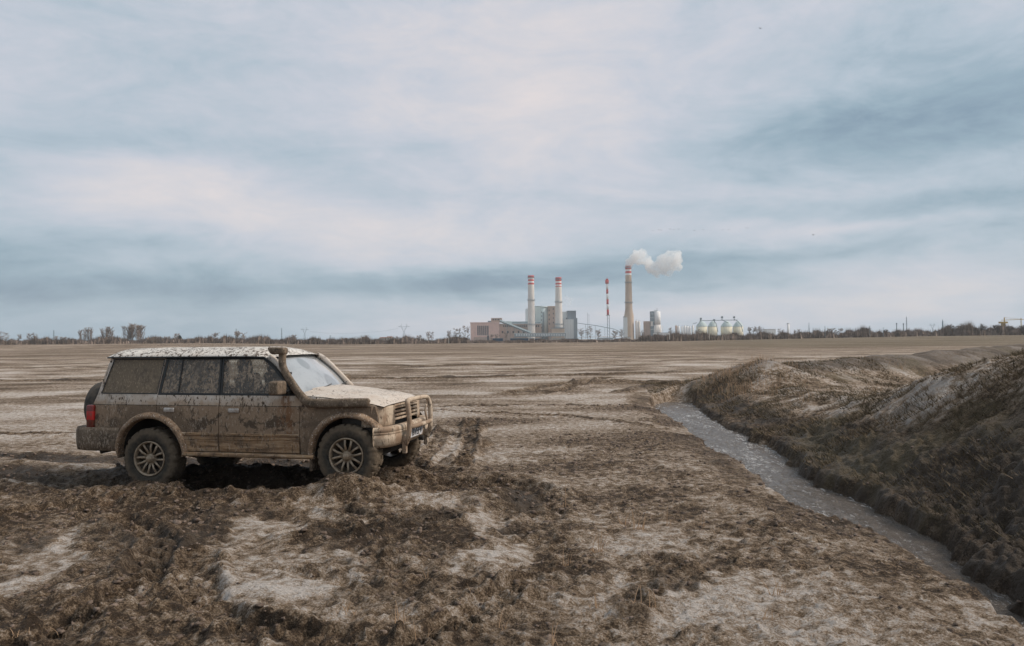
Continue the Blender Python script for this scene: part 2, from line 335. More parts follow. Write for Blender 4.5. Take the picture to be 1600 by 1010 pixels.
    z += heap + hm * (.13 * hp + .04 * hr + lump * .25 + .17 * fine + .09 * finer + .12 * fbm(x * .35 + y * .75, y * .2 - x * .1, .30, 3, 139, sp, .6, True))
    # ditch
    nb = fbm(x * .0 + x, y, .8, 4, 151, sp, .6)
    XL = np.interp(y, [p[1] for p in XLp], [p[0] for p in XLp]) + .13 * nb + .06 * fbm(x, y, .3, 3, 153, sp)
    XR = np.interp(y, [p[1] for p in XRp], [p[0] for p in XRp]) + .30 * nb + .10 * fbm(x, y, .35, 3, 155, sp)
    fade = sst(y, -6, -2) * (1 - sst(y, 27.5, 31))
    dl = x - XL; dr = XR - x
    led = .10 * fbm(x / .5, y / 2.2, 1.0, 3, 161, sp); sR = sst(-dr + led, -.06, .14) * .34 + sst(-dr + led, .5, 1.2) * .30 + .36 * sst(-dr, .9, 3.0)
    zR = -.46 + (.50 + np.clip(z, -.05, 9)) * sR + (.09 * hr + .22 * fine + .13 * finer + .12 * fbm(x / .5, y / 1.2, .45, 3, 163, sp, .6, True)) * sst(-dr, -.05, .3) * (1 - sst(-dr, 1.2, 2.2))
    side = x > (XL + XR) / 2
    zd = np.where(side, zR, z)
    z = z - fade * (1 - side) * .10 * sst(dl, -.9, 0)
    sl = sst(dl, -.06, .30) * sst(dr, -.10, .25)
    zd = np.where(side, np.minimum(zR, zd) * (1 - sst(dr, -.05, .3)) + (-.75) * sst(dr, -.05, .3), z * (1 - sst(dl, -.04, .22)) + (-.75) * sst(dl, -.04, .22))
    z = z * (1 - fade) + np.where(side, zd, zd) * fade
    rb = fade * sst(-dr, -.25, .1) * (1 - sst(-dr + 1.0 * hp, .7 + 1.2 * sst(-y, -14, -8), 2.2 + 2.0 * sst(-y, -14, -8))) * side      # the wet cut of the bank
    # far berm on the left
    z += 1.35 * sst(y, 212, 262) * sst(-x / np.maximum(y, 1), .20, .42)
    z += 1.75 * sst(y, 180, 430) * sst(x / np.maximum(y, 1), .10, .60)
    # ---- masks: R light crust, G dark wet mud, B olive moss / grass
    mid = fbm(x, y / .6, 2.6, 5, 171); st = fbm(x / 2.4, y, 1.8, 5, 173); st2 = fbm(x / 3.5, y, 9.0, 5, 175)
    Rm = .44 + .75 * mid + .30 * fbm(x, y, .35, 4, 177, sp)
    kf = sst(y, 11, 19); Rm = Rm * (1 - kf) + kf * (.52 + .50 * st + .25 * st2 + .65 * fbm(x, y, 5.0, 4, 179))
    kf2 = sst(y, 60, 130); Rm = Rm * (1 - kf2) + kf2 * (.34 + .5 * st2)
    Rm = Rm * (1 - .58 * churn) + .35 * fine + .15 * finer; Rm = Rm * (1 - light) + light * (.68 + .5 * n1 + .65 * fine)
    Rm = np.where(hm > 0, Rm * (1 - hm) + hm * (.46 + .9 * hp + .7 * hr + .5 * fine), Rm)
    be = fade * sst(dl, -1.1, -.3) * (1 - side) * sst(fbm(x, y, 1.8, 3, 181), -.25, .15)   # damp edge on the field side
    Rm = Rm * (1 - .6 * be) * (1 - .85 * rb)
    Gm = churn * (.26 + .7 * n1 + .5 * n0) + .30 * be - .5 * fine
    wetz = np.exp(-((y - 12.1 + .22 * (x + 4.5)) / 1.7) ** 2) * sst(-x, .8, 2.4) * churn
    Gm = np.maximum(Gm, wetz * (.95 + .5 * n1)); Gm = np.maximum(Gm, rb * (.48 + 1.3 * hp + .6 * hr + .25 * sst(-y, -15, -9)))
    Gm = np.maximum(Gm, .9 * np.exp(-(((x - .12) / .28) ** 2 + ((y - 9.7) / .8) ** 2)))
    Gm = np.maximum(Gm, hm * sst(hp, .04, .3) * .42)
    Gm = np.maximum(Gm, .75 * hm * sst(-x, -7.9, -5.2) * sst(-y, -26, -18))
    Gm = np.maximum(Gm, .62 * sst(H3, .30, .8) + .4 * hr * sst(H3, .2, .5))
    Bm = hm * np.clip(.26 + 1.1 * fbm(x, y, 2.2, 3, 191), 0, 1) + rb * .25
    Bm = np.maximum(Bm, sst(y, 90, 180) * sst(x / np.maximum(y, 1), .05, .32) * .85)
    Bm = np.maximum(Bm, sst(y, 240, 330) * .45)
    return z, np.clip(Rm, 0, 1.2), np.clip(Gm, 0, 1), np.clip(Bm, 0, 1)
rr = [.3]; 
while rr[-1] < 3.3: rr.append(rr[-1] * 1.12)
while rr[-1] < 60: rr.append(rr[-1] + max(.013, .0036 * rr[-1]))
while rr[-1] < 2900: rr.append(rr[-1] * 1.022)
rr = np.array(rr)
core = np.arange(-R(37), R(37) + 1e-9, .0019)
outer = R(37) + (math.pi - R(37)) * (np.linspace(0, 1, 60)[1:-1] ** 1.6)
az_ = np.concatenate([-outer[::-1], core, outer, [math.pi]])
NR, NA = len(rr), len(az_)
RRg, AAg = np.meshgrid(rr, az_, indexing='ij')
X = (RRg * np.sin(AAg)).ravel(); Y = (RRg * np.cos(AAg)).ravel()
SP = np.maximum(np.gradient(rr)[:, None] * np.ones(NA)[None], RRg * .0019).ravel()
SP = np.where(np.abs(AAg.ravel()) > R(37), np.maximum(SP, RRg.ravel() * .03), SP)
Z, mR, mG, mB = ground(X, Y, SP)
me = bpy.data.meshes.new('ground')
nv = NR * NA + 1
co = np.empty((nv, 3), np.float32); co[:-1, 0] = X; co[:-1, 1] = Y; co[:-1, 2] = Z; co[-1] = (0, 0, float(Z[:NA].mean()))
i = np.arange(NR - 1)[:, None]; j = np.arange(NA)[None]; j2 = (j + 1) % NA
quads = np.stack([i * NA + j, i * NA + j2, (i + 1) * NA + j2, (i + 1) * NA + j], -1).reshape(-1, 4)[:, ::-1]
tris = np.stack([np.full(NA, nv - 1), (np.arange(NA) + 1) % NA, np.arange(NA)], -1)
nq, ntri = len(quads), len(tris)
me.vertices.add(nv); me.vertices.foreach_set('co', co.ravel())
me.loops.add(nq * 4 + ntri * 3); me.loops.foreach_set('vertex_index', np.concatenate([quads.ravel(), tris.ravel()]).astype(np.int32))
me.polygons.add(nq + ntri)
me.polygons.foreach_set('loop_start', np.concatenate([np.arange(nq) * 4, nq * 4 + np.arange(ntri) * 3]).astype(np.int32))
me.polygons.foreach_set('use_smooth', np.ones(nq + ntri, bool))
me.update(calc_edges=True)
ca = me.color_attributes.new('mask', 'FLOAT_COLOR', 'POINT')
cd = np.ones((nv, 4), np.float32); cd[:-1, 0] = mR; cd[:-1, 1] = mG; cd[:-1, 2] = mB; cd[-1, :3] = .3
ca.data.foreach_set('color', cd.ravel())
m, t, b = newmat('mud_ground')
at_ = t.n.new('ShaderNodeAttribute'); at_.attribute_name = 'mask'
mr, mg, mb = t.sep(at_.outputs['Color'])[:3]
P = t.coord('Object')
nf = t.noise(P, 9, 8, .68); nf2 = t.noise(P, 60, 5, .7); nm = t.noise(P, 1.6, 6, .6); ns = t.noise(t.mapv(P, (.05, .13, 1)), 1.0, 9, .68); ns2 = t.noise(t.mapv(P, (.25, 1.1, 1)), 1.0, 7, .6)
vv = t.vor(t.mapv(P, (1, 1.2, 1)), 22)
vs2 = t.sm(t.vor(t.mapv(P, (1, 1.3, 1)), 7.5), .16, .05); vs3 = t.sm(t.vor(t.mapv(P, (1, 1.5, 1), loc=(3, 2, 0)), 19), .20, .06); spk = t.m('ADD', t.m('MULTIPLY', t.m('MULTIPLY', vs2, t.sm(nm, .45, .6)), .55), t.m('MULTIPLY', t.m('MULTIPLY', vs3, t.sm(nf, .40, .55)), .40))
lf = t.m('ADD', t.m('SUBTRACT', mr, spk), t.m('ADD', t.m('MULTIPLY', t.m('SUBTRACT', nf, .5), 2.4), t.m('ADD', t.m('MULTIPLY', t.m('SUBTRACT', nf2, .5), 1.9), t.m('ADD', t.m('MULTIPLY', t.m('SUBTRACT', ns2, .5), .7), t.m('MULTIPLY', t.m('SUBTRACT', ns, .5), .5)))))
c1 = t.ramp(lf, [(0, (.046, .029, .017)), (.20, (.115, .075, .045)), (.46, (.265, .190, .126)), (.72, (.44, .362, .300)), (1, (.61, .545, .495))])
wf = t.sm(t.m('ADD', mg, t.m('ADD', t.m('MULTIPLY', t.m('SUBTRACT', nf, .5), .9), t.m('MULTIPLY', t.m('SUBTRACT', nf2, .5), .5))), .12, .95)
wetc = t.mix(nm, (.034, .024, .017), (.085, .060, .041))
c2 = t.mix(t.m('MULTIPLY', wf, .95), c1, wetc)
gf = t.sm(t.m('ADD', mb, t.m('MULTIPLY', t.m('SUBTRACT', t.noise(P, 3.2, 8, .7), .5), 1.6)), .25, 1.0)
gr = t.mix(nf, (.060, .050, .026), (.18, .130, .072))
c3 = t.mix(t.m('MULTIPLY', gf, .75), c2, gr)
rust = t.sm(t.noise(P, .9, 6, .65), .60, .78)
c4 = t.mix(t.m('MULTIPLY', rust, .35), c3, (.20, .105, .055))
t.l.new(c4, b.inputs['Base Color'])
ro = t.m('SUBTRACT', .92, t.m('MULTIPLY', wf, .34)); t.l.new(ro, b.inputs['Roughness'])
b.inputs['Specular IOR Level'].default_value = .3
hh = t.m('ADD', t.m('MULTIPLY', nf, 1.0), t.m('ADD', t.m('MULTIPLY', nf2, .35), t.m('MULTIPLY', vv, .25)))
t.l.new(t.bump(hh, 1.0, .10), b.inputs['Normal'])
tagged(link('ground', me, m), kind='structure')
import bisect
def gz(x, y):
    """height of the ground at one point"""
    a = math.atan2(x, y); r_ = math.hypot(x, y)
    i_ = min(max(bisect.bisect(rr, r_), 1), NR - 1); j_ = min(max(bisect.bisect(az_, a), 1), NA - 1)
    return float(Z[i_ * NA + j_])
# ------------------------------------------------------------------ stream water
mb_ = MB(); nu = 900; nvv = 46
ys = np.linspace(1.5, 30.8, nu)
xl = np.interp(ys, [p[1] for p in XLp], [p[0] for p in XLp]) - .45; xr = np.interp(ys, [p[1] for p in XRp], [p[0] for p in XRp]) + .55
uu = np.linspace(0, 1, nvv); GX = xl[:, None] * (1 - uu) + xr[:, None] * uu; GY = ys[:, None] * np.ones(nvv)
WZ = -.44 + .032 * fbm(GX.ravel(), GY.ravel(), .34, 4, 301, None, .55, True) + .012 * fbm(GX.ravel(), GY.ravel() * .6, .12, 2, 305)
vs = np.stack([GX.ravel(), GY.ravel(), WZ], -1)
mb_.add(vs.tolist(), [(i * nvv + j, i * nvv + j + 1, (i + 1) * nvv + j + 1, (i + 1) * nvv + j) for i in range(nu - 1) for j in range(nvv - 1)], True)
m, t, b = newmat('stream_water')
P = t.coord('Object'); n_ = t.noise(t.mapv(P, (1, .38, 1)), 7, 7, .7, .6); nb_ = t.noise(P, 26, 4, .6)
foam_glint = t.sm(t.m('ADD', t.noise(t.mapv(P, (1.0, .45, 1)), 9, 9, .78, 1.4), t.m('ADD', t.m('MULTIPLY', t.sm(t.sep(P)[1], 8.0, 15.0), .05), t.m('MULTIPLY', t.m('SUBTRACT', t.noise(t.mapv(P, (1.4, .35, 1)), 1.6, 4, .6), .5), .35))), .56, .72)  # foam flecks plus bright ripple glints painted into the colour, more farther off
t.l.new(t.mix(foam_glint, (.13, .105, .085), (.58, .56, .545)), b.inputs['Base Color'])
b.inputs['IOR'].default_value = 1.33
t.l.new(t.m('ADD', .07, t.m('MULTIPLY', foam_glint, .35)), b.inputs['Roughness'])
t.l.new(t.bump(t.m('ADD', n_, t.m('MULTIPLY', nb_, .3)), 1.0, .12), b.inputs['Normal'])
tagged(mb_.build('stream', m, recalc=False), kind='structure')
# ------------------------------------------------------------------ muddy off-road car
def mud_film(t, P, tint=0.0):
    n = t.noise(P, 5, 8, .65); n2 = t.noise(t.mapv(P, (1, 1, .7)), 38, 5, .7)
    f = t.m('ADD', t.m('MULTIPLY', n, .75), t.m('MULTIPLY', n2, .45))
    c = t.ramp(f, [(.30, (.050, .034, .024)), (.50, (.115, .080, .055)), (.68, (.190, .138, .098)), (.9, (.30, .235, .18))])
    return c, n, n2
def splats(t, P, sc, lo, hi, sl=.7):
    v = t.mapv(P, (1.0, 1.0, .42), (0, sl, 0))
    a = t.noise(v, sc, 3, .6, .5); big = t.noise(P, 2.3, 4, .6)
    return t.sm(t.m('ADD', a, t.m('MULTIPLY', t.m('SUBTRACT', big, .5), .35)), lo, hi)
def car_mat(name, mode):
    m, t, b = newmat(name); P = t.coord('Object'); px_, py_, pz_ = t.sep(P)
    film, n, n2 = mud_film(t, P)
    paint = (.80, .78, .74)
    if mode in ('upper', 'roof', 'bonnet'):
        dust = t.m('ADD', {'roof': .26, 'upper': .60, 'bonnet': .62}[mode], t.m('MULTIPLY', t.m('SUBTRACT', n, .5), 1.3), clamp=True)
        base = t.mix(dust, (.72, .69, .64), (.46, .35, .265))
        sp_ = t.m('MAXIMUM', splats(t, P, 24, .53, .575), t.m('MULTIPLY', splats(t, P, 62, .57, .62), .9)) if mode == 'roof' else t.m('MAXIMUM', splats(t, P, 30, .60, .65), t.m('MULTIPLY', splats(t, P, 80, .61, .66), .8))
        c = t.mix(sp_, base, (.095, .065, .045)); rough = .55; hgt = sp_
    else:
        # lower body: dried mud film with darker wet blotches and a few scraped light spots
        wet = t.sm(t.m('ADD', t.noise(t.mapv(P, (1, 1, 1.4)), 3.6, 7, .68, .4), t.m('MULTIPLY', t.m('ABSOLUTE', t.m('SUBTRACT', pz_, .87)), -.75)), .49, .53)
        c = t.mix(.55, film, (.38, .255, .162)); c = t.mix(t.m('MULTIPLY', wet, .80), c, (.055, .038, .026))
        def wd_(cx, cz): return t.m('SQRT', t.m('ADD', t.m('POWER', t.m('ABSOLUTE', t.m('SUBTRACT', px_, cx)), 2.0), t.m('POWER', t.m('ABSOLUTE', t.m('SUBTRACT', pz_, cz)), 2.0)))
        dm = t.m('MINIMUM', wd_(.03, .46), wd_(2.74, .5)); fan = t.sm(t.m('ADD', dm, t.m('MULTIPLY', t.m('SUBTRACT', t.noise(P, 8, 7, .72, .5), .5), .9)), .86, .60)
        if mode in ('door',): c = t.mix(t.m('MULTIPLY', fan, .8), c, t.mix(t.noise(P, 24, 5, .7), (.075, .052, .034), (.20, .14, .095)))
        if mode == 'clad':
            hs = t.noise(t.mapv(P, (.7, 1, 9)), 4, 6, .65, .3)
            o = t.ramp(hs, [(.30, (.075, .046, .027)), (.45, (.25, .145, .075)), (.58, (.42, .27, .155)), (.75, (.62, .49, .36))])
            c = t.mix(t.sm(n, .25, .6), film, o)
        if mode == 'flare':
            o = t.ramp(t.noise(P, 9, 6, .7), [(.3, (.09, .055, .035)), (.5, (.27, .17, .10)), (.7, (.46, .33, .23))]); c = t.mix(.7, film, o)
            c = t.mix(t.sm(t.noise(P, 55, 3, .6), .60, .66), c, (.62, .55, .48))
        if mode == 'front':
            d2 = t.sm(t.noise(P, 4, 6, .6), .38, .62)
            c = t.mix(d2, (.52, .42, .32), (.27, .185, .125)); c = t.mix(splats(t, P, 40, .60, .66), c, (.09, .06, .04))
        if mode == 'door':
            # two tone door: pale strip below the glass
            up = t.mix(t.m('ADD', t.m('ADD', .66, t.m('MULTIPLY', t.sm(pz_, 1.22, 1.09), .30)), t.m('MULTIPLY', t.m('SUBTRACT', n, .5), 1.6), clamp=True), paint, (.42, .31, .225))
            up = t.mix(t.m('MAXIMUM', splats(t, P, 26, .585, .62), t.m('MULTIPLY', splats(t, P, 70, .60, .65), .7)), up, (.11, .072, .046))
            rs = t.m('MULTIPLY', t.sm(t.m('ABSOLUTE', t.m('SUBTRACT', px_, 1.92)), .16, .03), t.sm(t.noise(t.mapv(P, (1, 1, .35)), 14, 5, .65), .44, .56))
            c = t.mix(t.m('MULTIPLY', t.sm(pz_, 1.088, 1.093), 1.0), c, up)
            c = t.mix(t.m('MULTIPLY', rs, .8), c, (.19, .085, .035))
            ln = t.sm(t.m('ABSOLUTE', t.m('SUBTRACT', pz_, 1.092)), .007, .004); c = t.mix(t.m('MULTIPLY', ln, .8), c, (.03, .022, .017))
        c = t.mix(t.m('MULTIPLY', splats(t, P, 26, .585, .63), .7), c, (.065, .044, .029))
        if mode == 'bumper':
            c = t.mix(.45, film, (.11, .080, .052)); c = t.mix(t.sm(t.noise(P, 34, 4, .7), .52, .66), c, (.24, .18, .13)); c = t.mix(t.m('MULTIPLY', t.sm(t.noise(P, 11, 5, .7), .52, .6), .7), c, (.05, .036, .024))
        light = t.m('MAXIMUM', t.sm(t.noise(P, 75, 3, .6), .63, .67), splats(t, P, 42, .60, .64, -.6))
        if mode in ('door', 'clad', 'body', 'bumper'): c = t.mix(t.m('MULTIPLY', light, .55), c, (.46, .37, .29))
        rough = .8; hgt = t.m('ADD', n2, n)
    t.l.new(c, b.inputs['Base Color']); b.inputs['Roughness'].default_value = rough; b.inputs['Specular IOR Level'].default_value = .35
    t.l.new(t.bump(hgt, .45, .006), b.inputs['Normal'])
    return m
def plain(name, c, rough=.7, metal=0.0, nz=0.0, sc=6, c2=None):
    m, t, b = newmat(name); P = t.coord('Object')
    c2 = c2 or tuple(v * .55 for v in c)
    t.l.new(t.mix(t.m('MULTIPLY', t.sm(t.noise(P, sc, 6, .65), .35, .7), .8), c, c2), b.inputs['Base Color'])
    b.inputs['Roughness'].default_value = rough; b.inputs['Metallic'].default_value = metal
    return m
M_door = car_mat('muddy_two_tone_paint', 'door'); M_clad = car_mat('muddy_cladding', 'clad'); M_roof = car_mat('splattered_roof_paint', 'roof')
M_bonnet = car_mat('splattered_bonnet_paint', 'bonnet'); M_flare = car_mat('muddy_flare', 'flare'); M_front = car_mat('muddy_front_paint', 'front')
M_bump = car_mat('mud_covered_plastic', 'bumper'); M_body = car_mat('muddy_body', 'body'); M_upper = car_mat('splattered_pillar_paint', 'upper')
M_black = plain('dark_trim', (.016, .015, .014), .6, c2=(.05, .04, .03)); M_under = plain('underbody', (.02, .017, .014), .9, c2=(.035, .026, .02))
M_seat = plain('seat_cloth', (.045, .042, .04), .9, sc=20)
M_seal = plain('window_rubber', (.012, .012, .012), .5)
def glass_mat(name, lo, hi, film_c, streak=1.0, fmin=0.0):
    m, t, b = newmat(name); t.n.remove(b); P = t.coord('Object'); z_ = t.sep(P)[2]
    a = t.noise(t.mapv(P, (1, 1, .55), (0, .5, 0)), 30, 7, .72, .3); c = t.noise(P, 5, 5, .6)
    f = t.sm(t.m('ADD', t.m('MULTIPLY', a, .75), t.m('MULTIPLY', c, .38)), lo, hi); f = t.m('MAXIMUM', f, fmin)
    tr = t.n.new('ShaderNodeBsdfTransparent'); tr.inputs[0].default_value = (.82, .85, .84, 1)
    gl = t.n.new('ShaderNodeBsdfGlossy'); gl.inputs['Roughness'].default_value = .04; gl.inputs[0].default_value = (.9, .95, 1, 1)
    fr = t.n.new('ShaderNodeFresnel'); fr.inputs[0].default_value = 1.5
    g = t.n.new('ShaderNodeMixShader'); t.l.new(fr.outputs[0], g.inputs[0]); t.l.new(tr.outputs[0], g.inputs[1]); t.l.new(gl.outputs[0], g.inputs[2])
    df = t.n.new('ShaderNodeBsdfDiffuse')
    t.l.new(t.mix(t.sm(t.noise(t.mapv(P, (1, 1, .5), (0, .6, 0)), 60, 4, .7), .50, .74), film_c, tuple(min(1, v * 2.2) for v in film_c)), df.inputs[0])
    g2 = t.n.new('ShaderNodeMixShader'); t.l.new(f, g2.inputs[0]); t.l.new(g.outputs[0], g2.inputs[1]); t.l.new(df.outputs[0], g2.inputs[2])
    t.l.new(g2.outputs[0], t.n['Material Output'].inputs[0]); return m
M_gq = glass_mat('mud_caked_glass', .38, .56, (.19, .150, .110), fmin=.66); M_gd = glass_mat('mud_spattered_glass', .46, .66, (.27, .215, .165), fmin=.30)
M_gfar = glass_mat('far_side_glass', .56, .76, (.16, .13, .10), fmin=.10)
M_gf = glass_mat('mud_streaked_glass', .48, .68, (.30, .235, .180), fmin=.24)
# windscreen: dusty film with two darker round patches
m, t, b = newmat('windscreen_glass'); P = t.coord('Object')
def blob(c, r):
    d = t.n.new('ShaderNodeVectorMath'); d.operation = 'DISTANCE'; t.l.new(P, d.inputs[0]); d.inputs[1].default_value = c
    return t.sm(t.m('ADD', d.outputs['Value'], t.m('MULTIPLY', t.m('SUBTRACT', t.noise(P, 9, 4, .6), .5), .05)), r + .02, r - .02)
film = t.m('MULTIPLY', t.m('SUBTRACT', 1.0, t.m('MULTIPLY', t.m('MAXIMUM', blob((1.75, -.12, 1.55), .13), blob((2.03, .22, 1.30), .17)), .55)), t.sm(t.noise(P, 3, 6, .6), .1, .6))
dots = t.sm(t.noise(P, 60, 2, .5), .70, .73)
t.l.new(t.mix(dots, t.mix(film, (.12, .13, .13), (.36, .375, .39)), (.12, .09, .07)), b.inputs['Base Color'])
b.inputs['Roughness'].default_value = .16; b.inputs['Specular IOR Level'].default_value = .9; b.inputs['Coat Weight'].default_value = .8; b.inputs['Coat Roughness'].default_value = .03
M_ws = m
AX = Vector((2.66, -.58, 0)).normalized(); CAR = empty('car', (-4.5053, 11.1012, 0), 'mud-splattered white and brown off-road estate car with snorkel and bull bar, parked on churned mud', 'car')
CAR.rotation_euler = (0, 0, math.atan2(AX.y, AX.x))
def hw(x, z):
    """half width of the body side"""
    y = .835
    if z < 1.22: y -= .030 * ((z - .86) / .36) ** 2
    else: y -= .030 + (z - 1.22) * .235
    if x > 2.3: y -= .085 * ((x - 2.3) / .9) ** 2
    if x < -.4: y -= .055 * ((x + .4) / .5) ** 2
    return y
def inside(p, poly):
    c = False; x, y = p
    for (x0, y0), (x1, y1) in zip(poly, poly[1:] + poly[:1]):
        if (y0 > y) != (y1 > y) and x < (x1 - x0) * (y - y0) / (y1 - y0) + x0: c = not c
    return c
def resamp(poly, st):
    out = []
    for (x0, y0), (x1, y1) in zip(poly, poly[1:] + poly[:1]):
        n = max(1, int(math.hypot(x1 - x0, y1 - y0) / st)); out += [(x0 + (x1 - x0) * k / n, y0 + (y1 - y0) * k / n) for k in range(n)]
    return out
def panel(name, outline, holes, side, mat, parent, off=0.0, thick=.025, st=.05, fn=hw, soft=.008):
    """curved sheet-metal panel of one car side, cut exactly to its outline"""
    o = resamp(outline, st); hs = [resamp(h, st) for h in holes]
    pts = list(o); edges = [(i, (i + 1) % len(o)) for i in range(len(o))]
    for h in hs:
        b0 = len(pts); pts += h; edges += [(b0 + i, b0 + (i + 1) % len(h)) for i in range(len(h))]
    bp = np.array(pts); nb = len(pts)
    xs = [p[0] for p in o]; zs = [p[1] for p in o]
    x = min(xs)
    while x < max(xs):
        z = min(zs)
        while z < max(zs):
            if inside((x, z), o) and not any(inside((x, z), h) for h in hs) and np.min(np.hypot(bp[:, 0] - x, bp[:, 1] - z)) > st * .5: pts.append((x, z))
            z += st
        x += st
    V, E_, F_, *_ = delaunay_2d_cdt([Vector(p) for p in pts], edges, [], 0, 1e-5)
    fs = []
    for f in F_:
        cx = sum(V[i].x for i in f) / 3; cz = sum(V[i].y for i in f) / 3
        if inside((cx, cz), o) and not any(inside((cx, cz), h) for h in hs): fs.append(list(f))
    s_ = -1 if side < 0 else 1
    v3 = [(v.x, s_ * (fn(v.x, v.y) + off), v.y) for v in V]
    g = MB(); fs = [f if s_ < 0 else f[::-1] for f in fs]; g.add(v3, fs, True)
    cnt = {}
    for f in fs:
        for a, c in zip(f, f[1:] + f[:1]): cnt[(a, c)] = 1
    for (a, c) in cnt:
        if (c, a) not in cnt:
            A, C_ = v3[a], v3[c]
            g.add([A, C_, (C_[0], C_[1] - s_ * thick, C_[2]), (A[0], A[1] - s_ * thick, A[2])], [(0, 3, 2, 1)])
    me_ = g.build(name, mat, parent, recalc=False); return me_
def arc(c, r, a0, a1, n=18): return [(c[0] + r * math.cos(R(a0 + (a1 - a0) * i / n)), c[1] + r * math.sin(R(a0 + (a1 - a0) * i / n))) for i in range(n + 1)]
CR, CF = (.015, .46), (2.74, .50); AR = .50
q_out = [(-.88, .50)] + [(-.895, .80), (-.885, 1.10), (-.825, 1.225), (-.725, 1.60), (-.695, 1.70)] + [(.142, 1.70), (.092, 1.22), (.092, .948)] + arc(CR, AR, 80, 175, 16)
q_win = [(-.755, 1.245), (-.630, 1.675), (.120, 1.675), (.084, 1.245)]
rd_out = [(.100, .948), (.100, 1.222), (.986, 1.222), (.986, .50)] + arc(CR, AR, 5, 80, 14)
fd_out = [(.994, .50), (.994, 1.222), (2.095, 1.222), (2.100, 1.10), (2.100, .50)]
fe_out = [(2.108, .50), (2.108, 1.10), (2.06, 1.235), (2.45, 1.195), (2.85, 1.150), (3.02, 1.115), (3.06, 1.105), (3.10, .98), (3.12, .845)] + arc(CF, AR, 44, 179, 20)
rf_out = [(.104, 1.226), (.160, 1.70), (.955, 1.70), (.986, 1.226)]; rf_in = [(.138, 1.25), (.190, 1.672), (.930, 1.672), (.962, 1.25)]
ff_out = [(.994, 1.226), (.965, 1.70), (1.555, 1.70), (1.680, 1.615), (2.055, 1.226)]; ff_in = [(1.020, 1.25), (.992, 1.672), (1.535, 1.672), (1.640, 1.60), (2.000, 1.25)]
cl = lambda x, z: hw(x, z) + .012 - (.006 if abs(z - .715) < .009 or abs(z - .665) < .009 else 0)
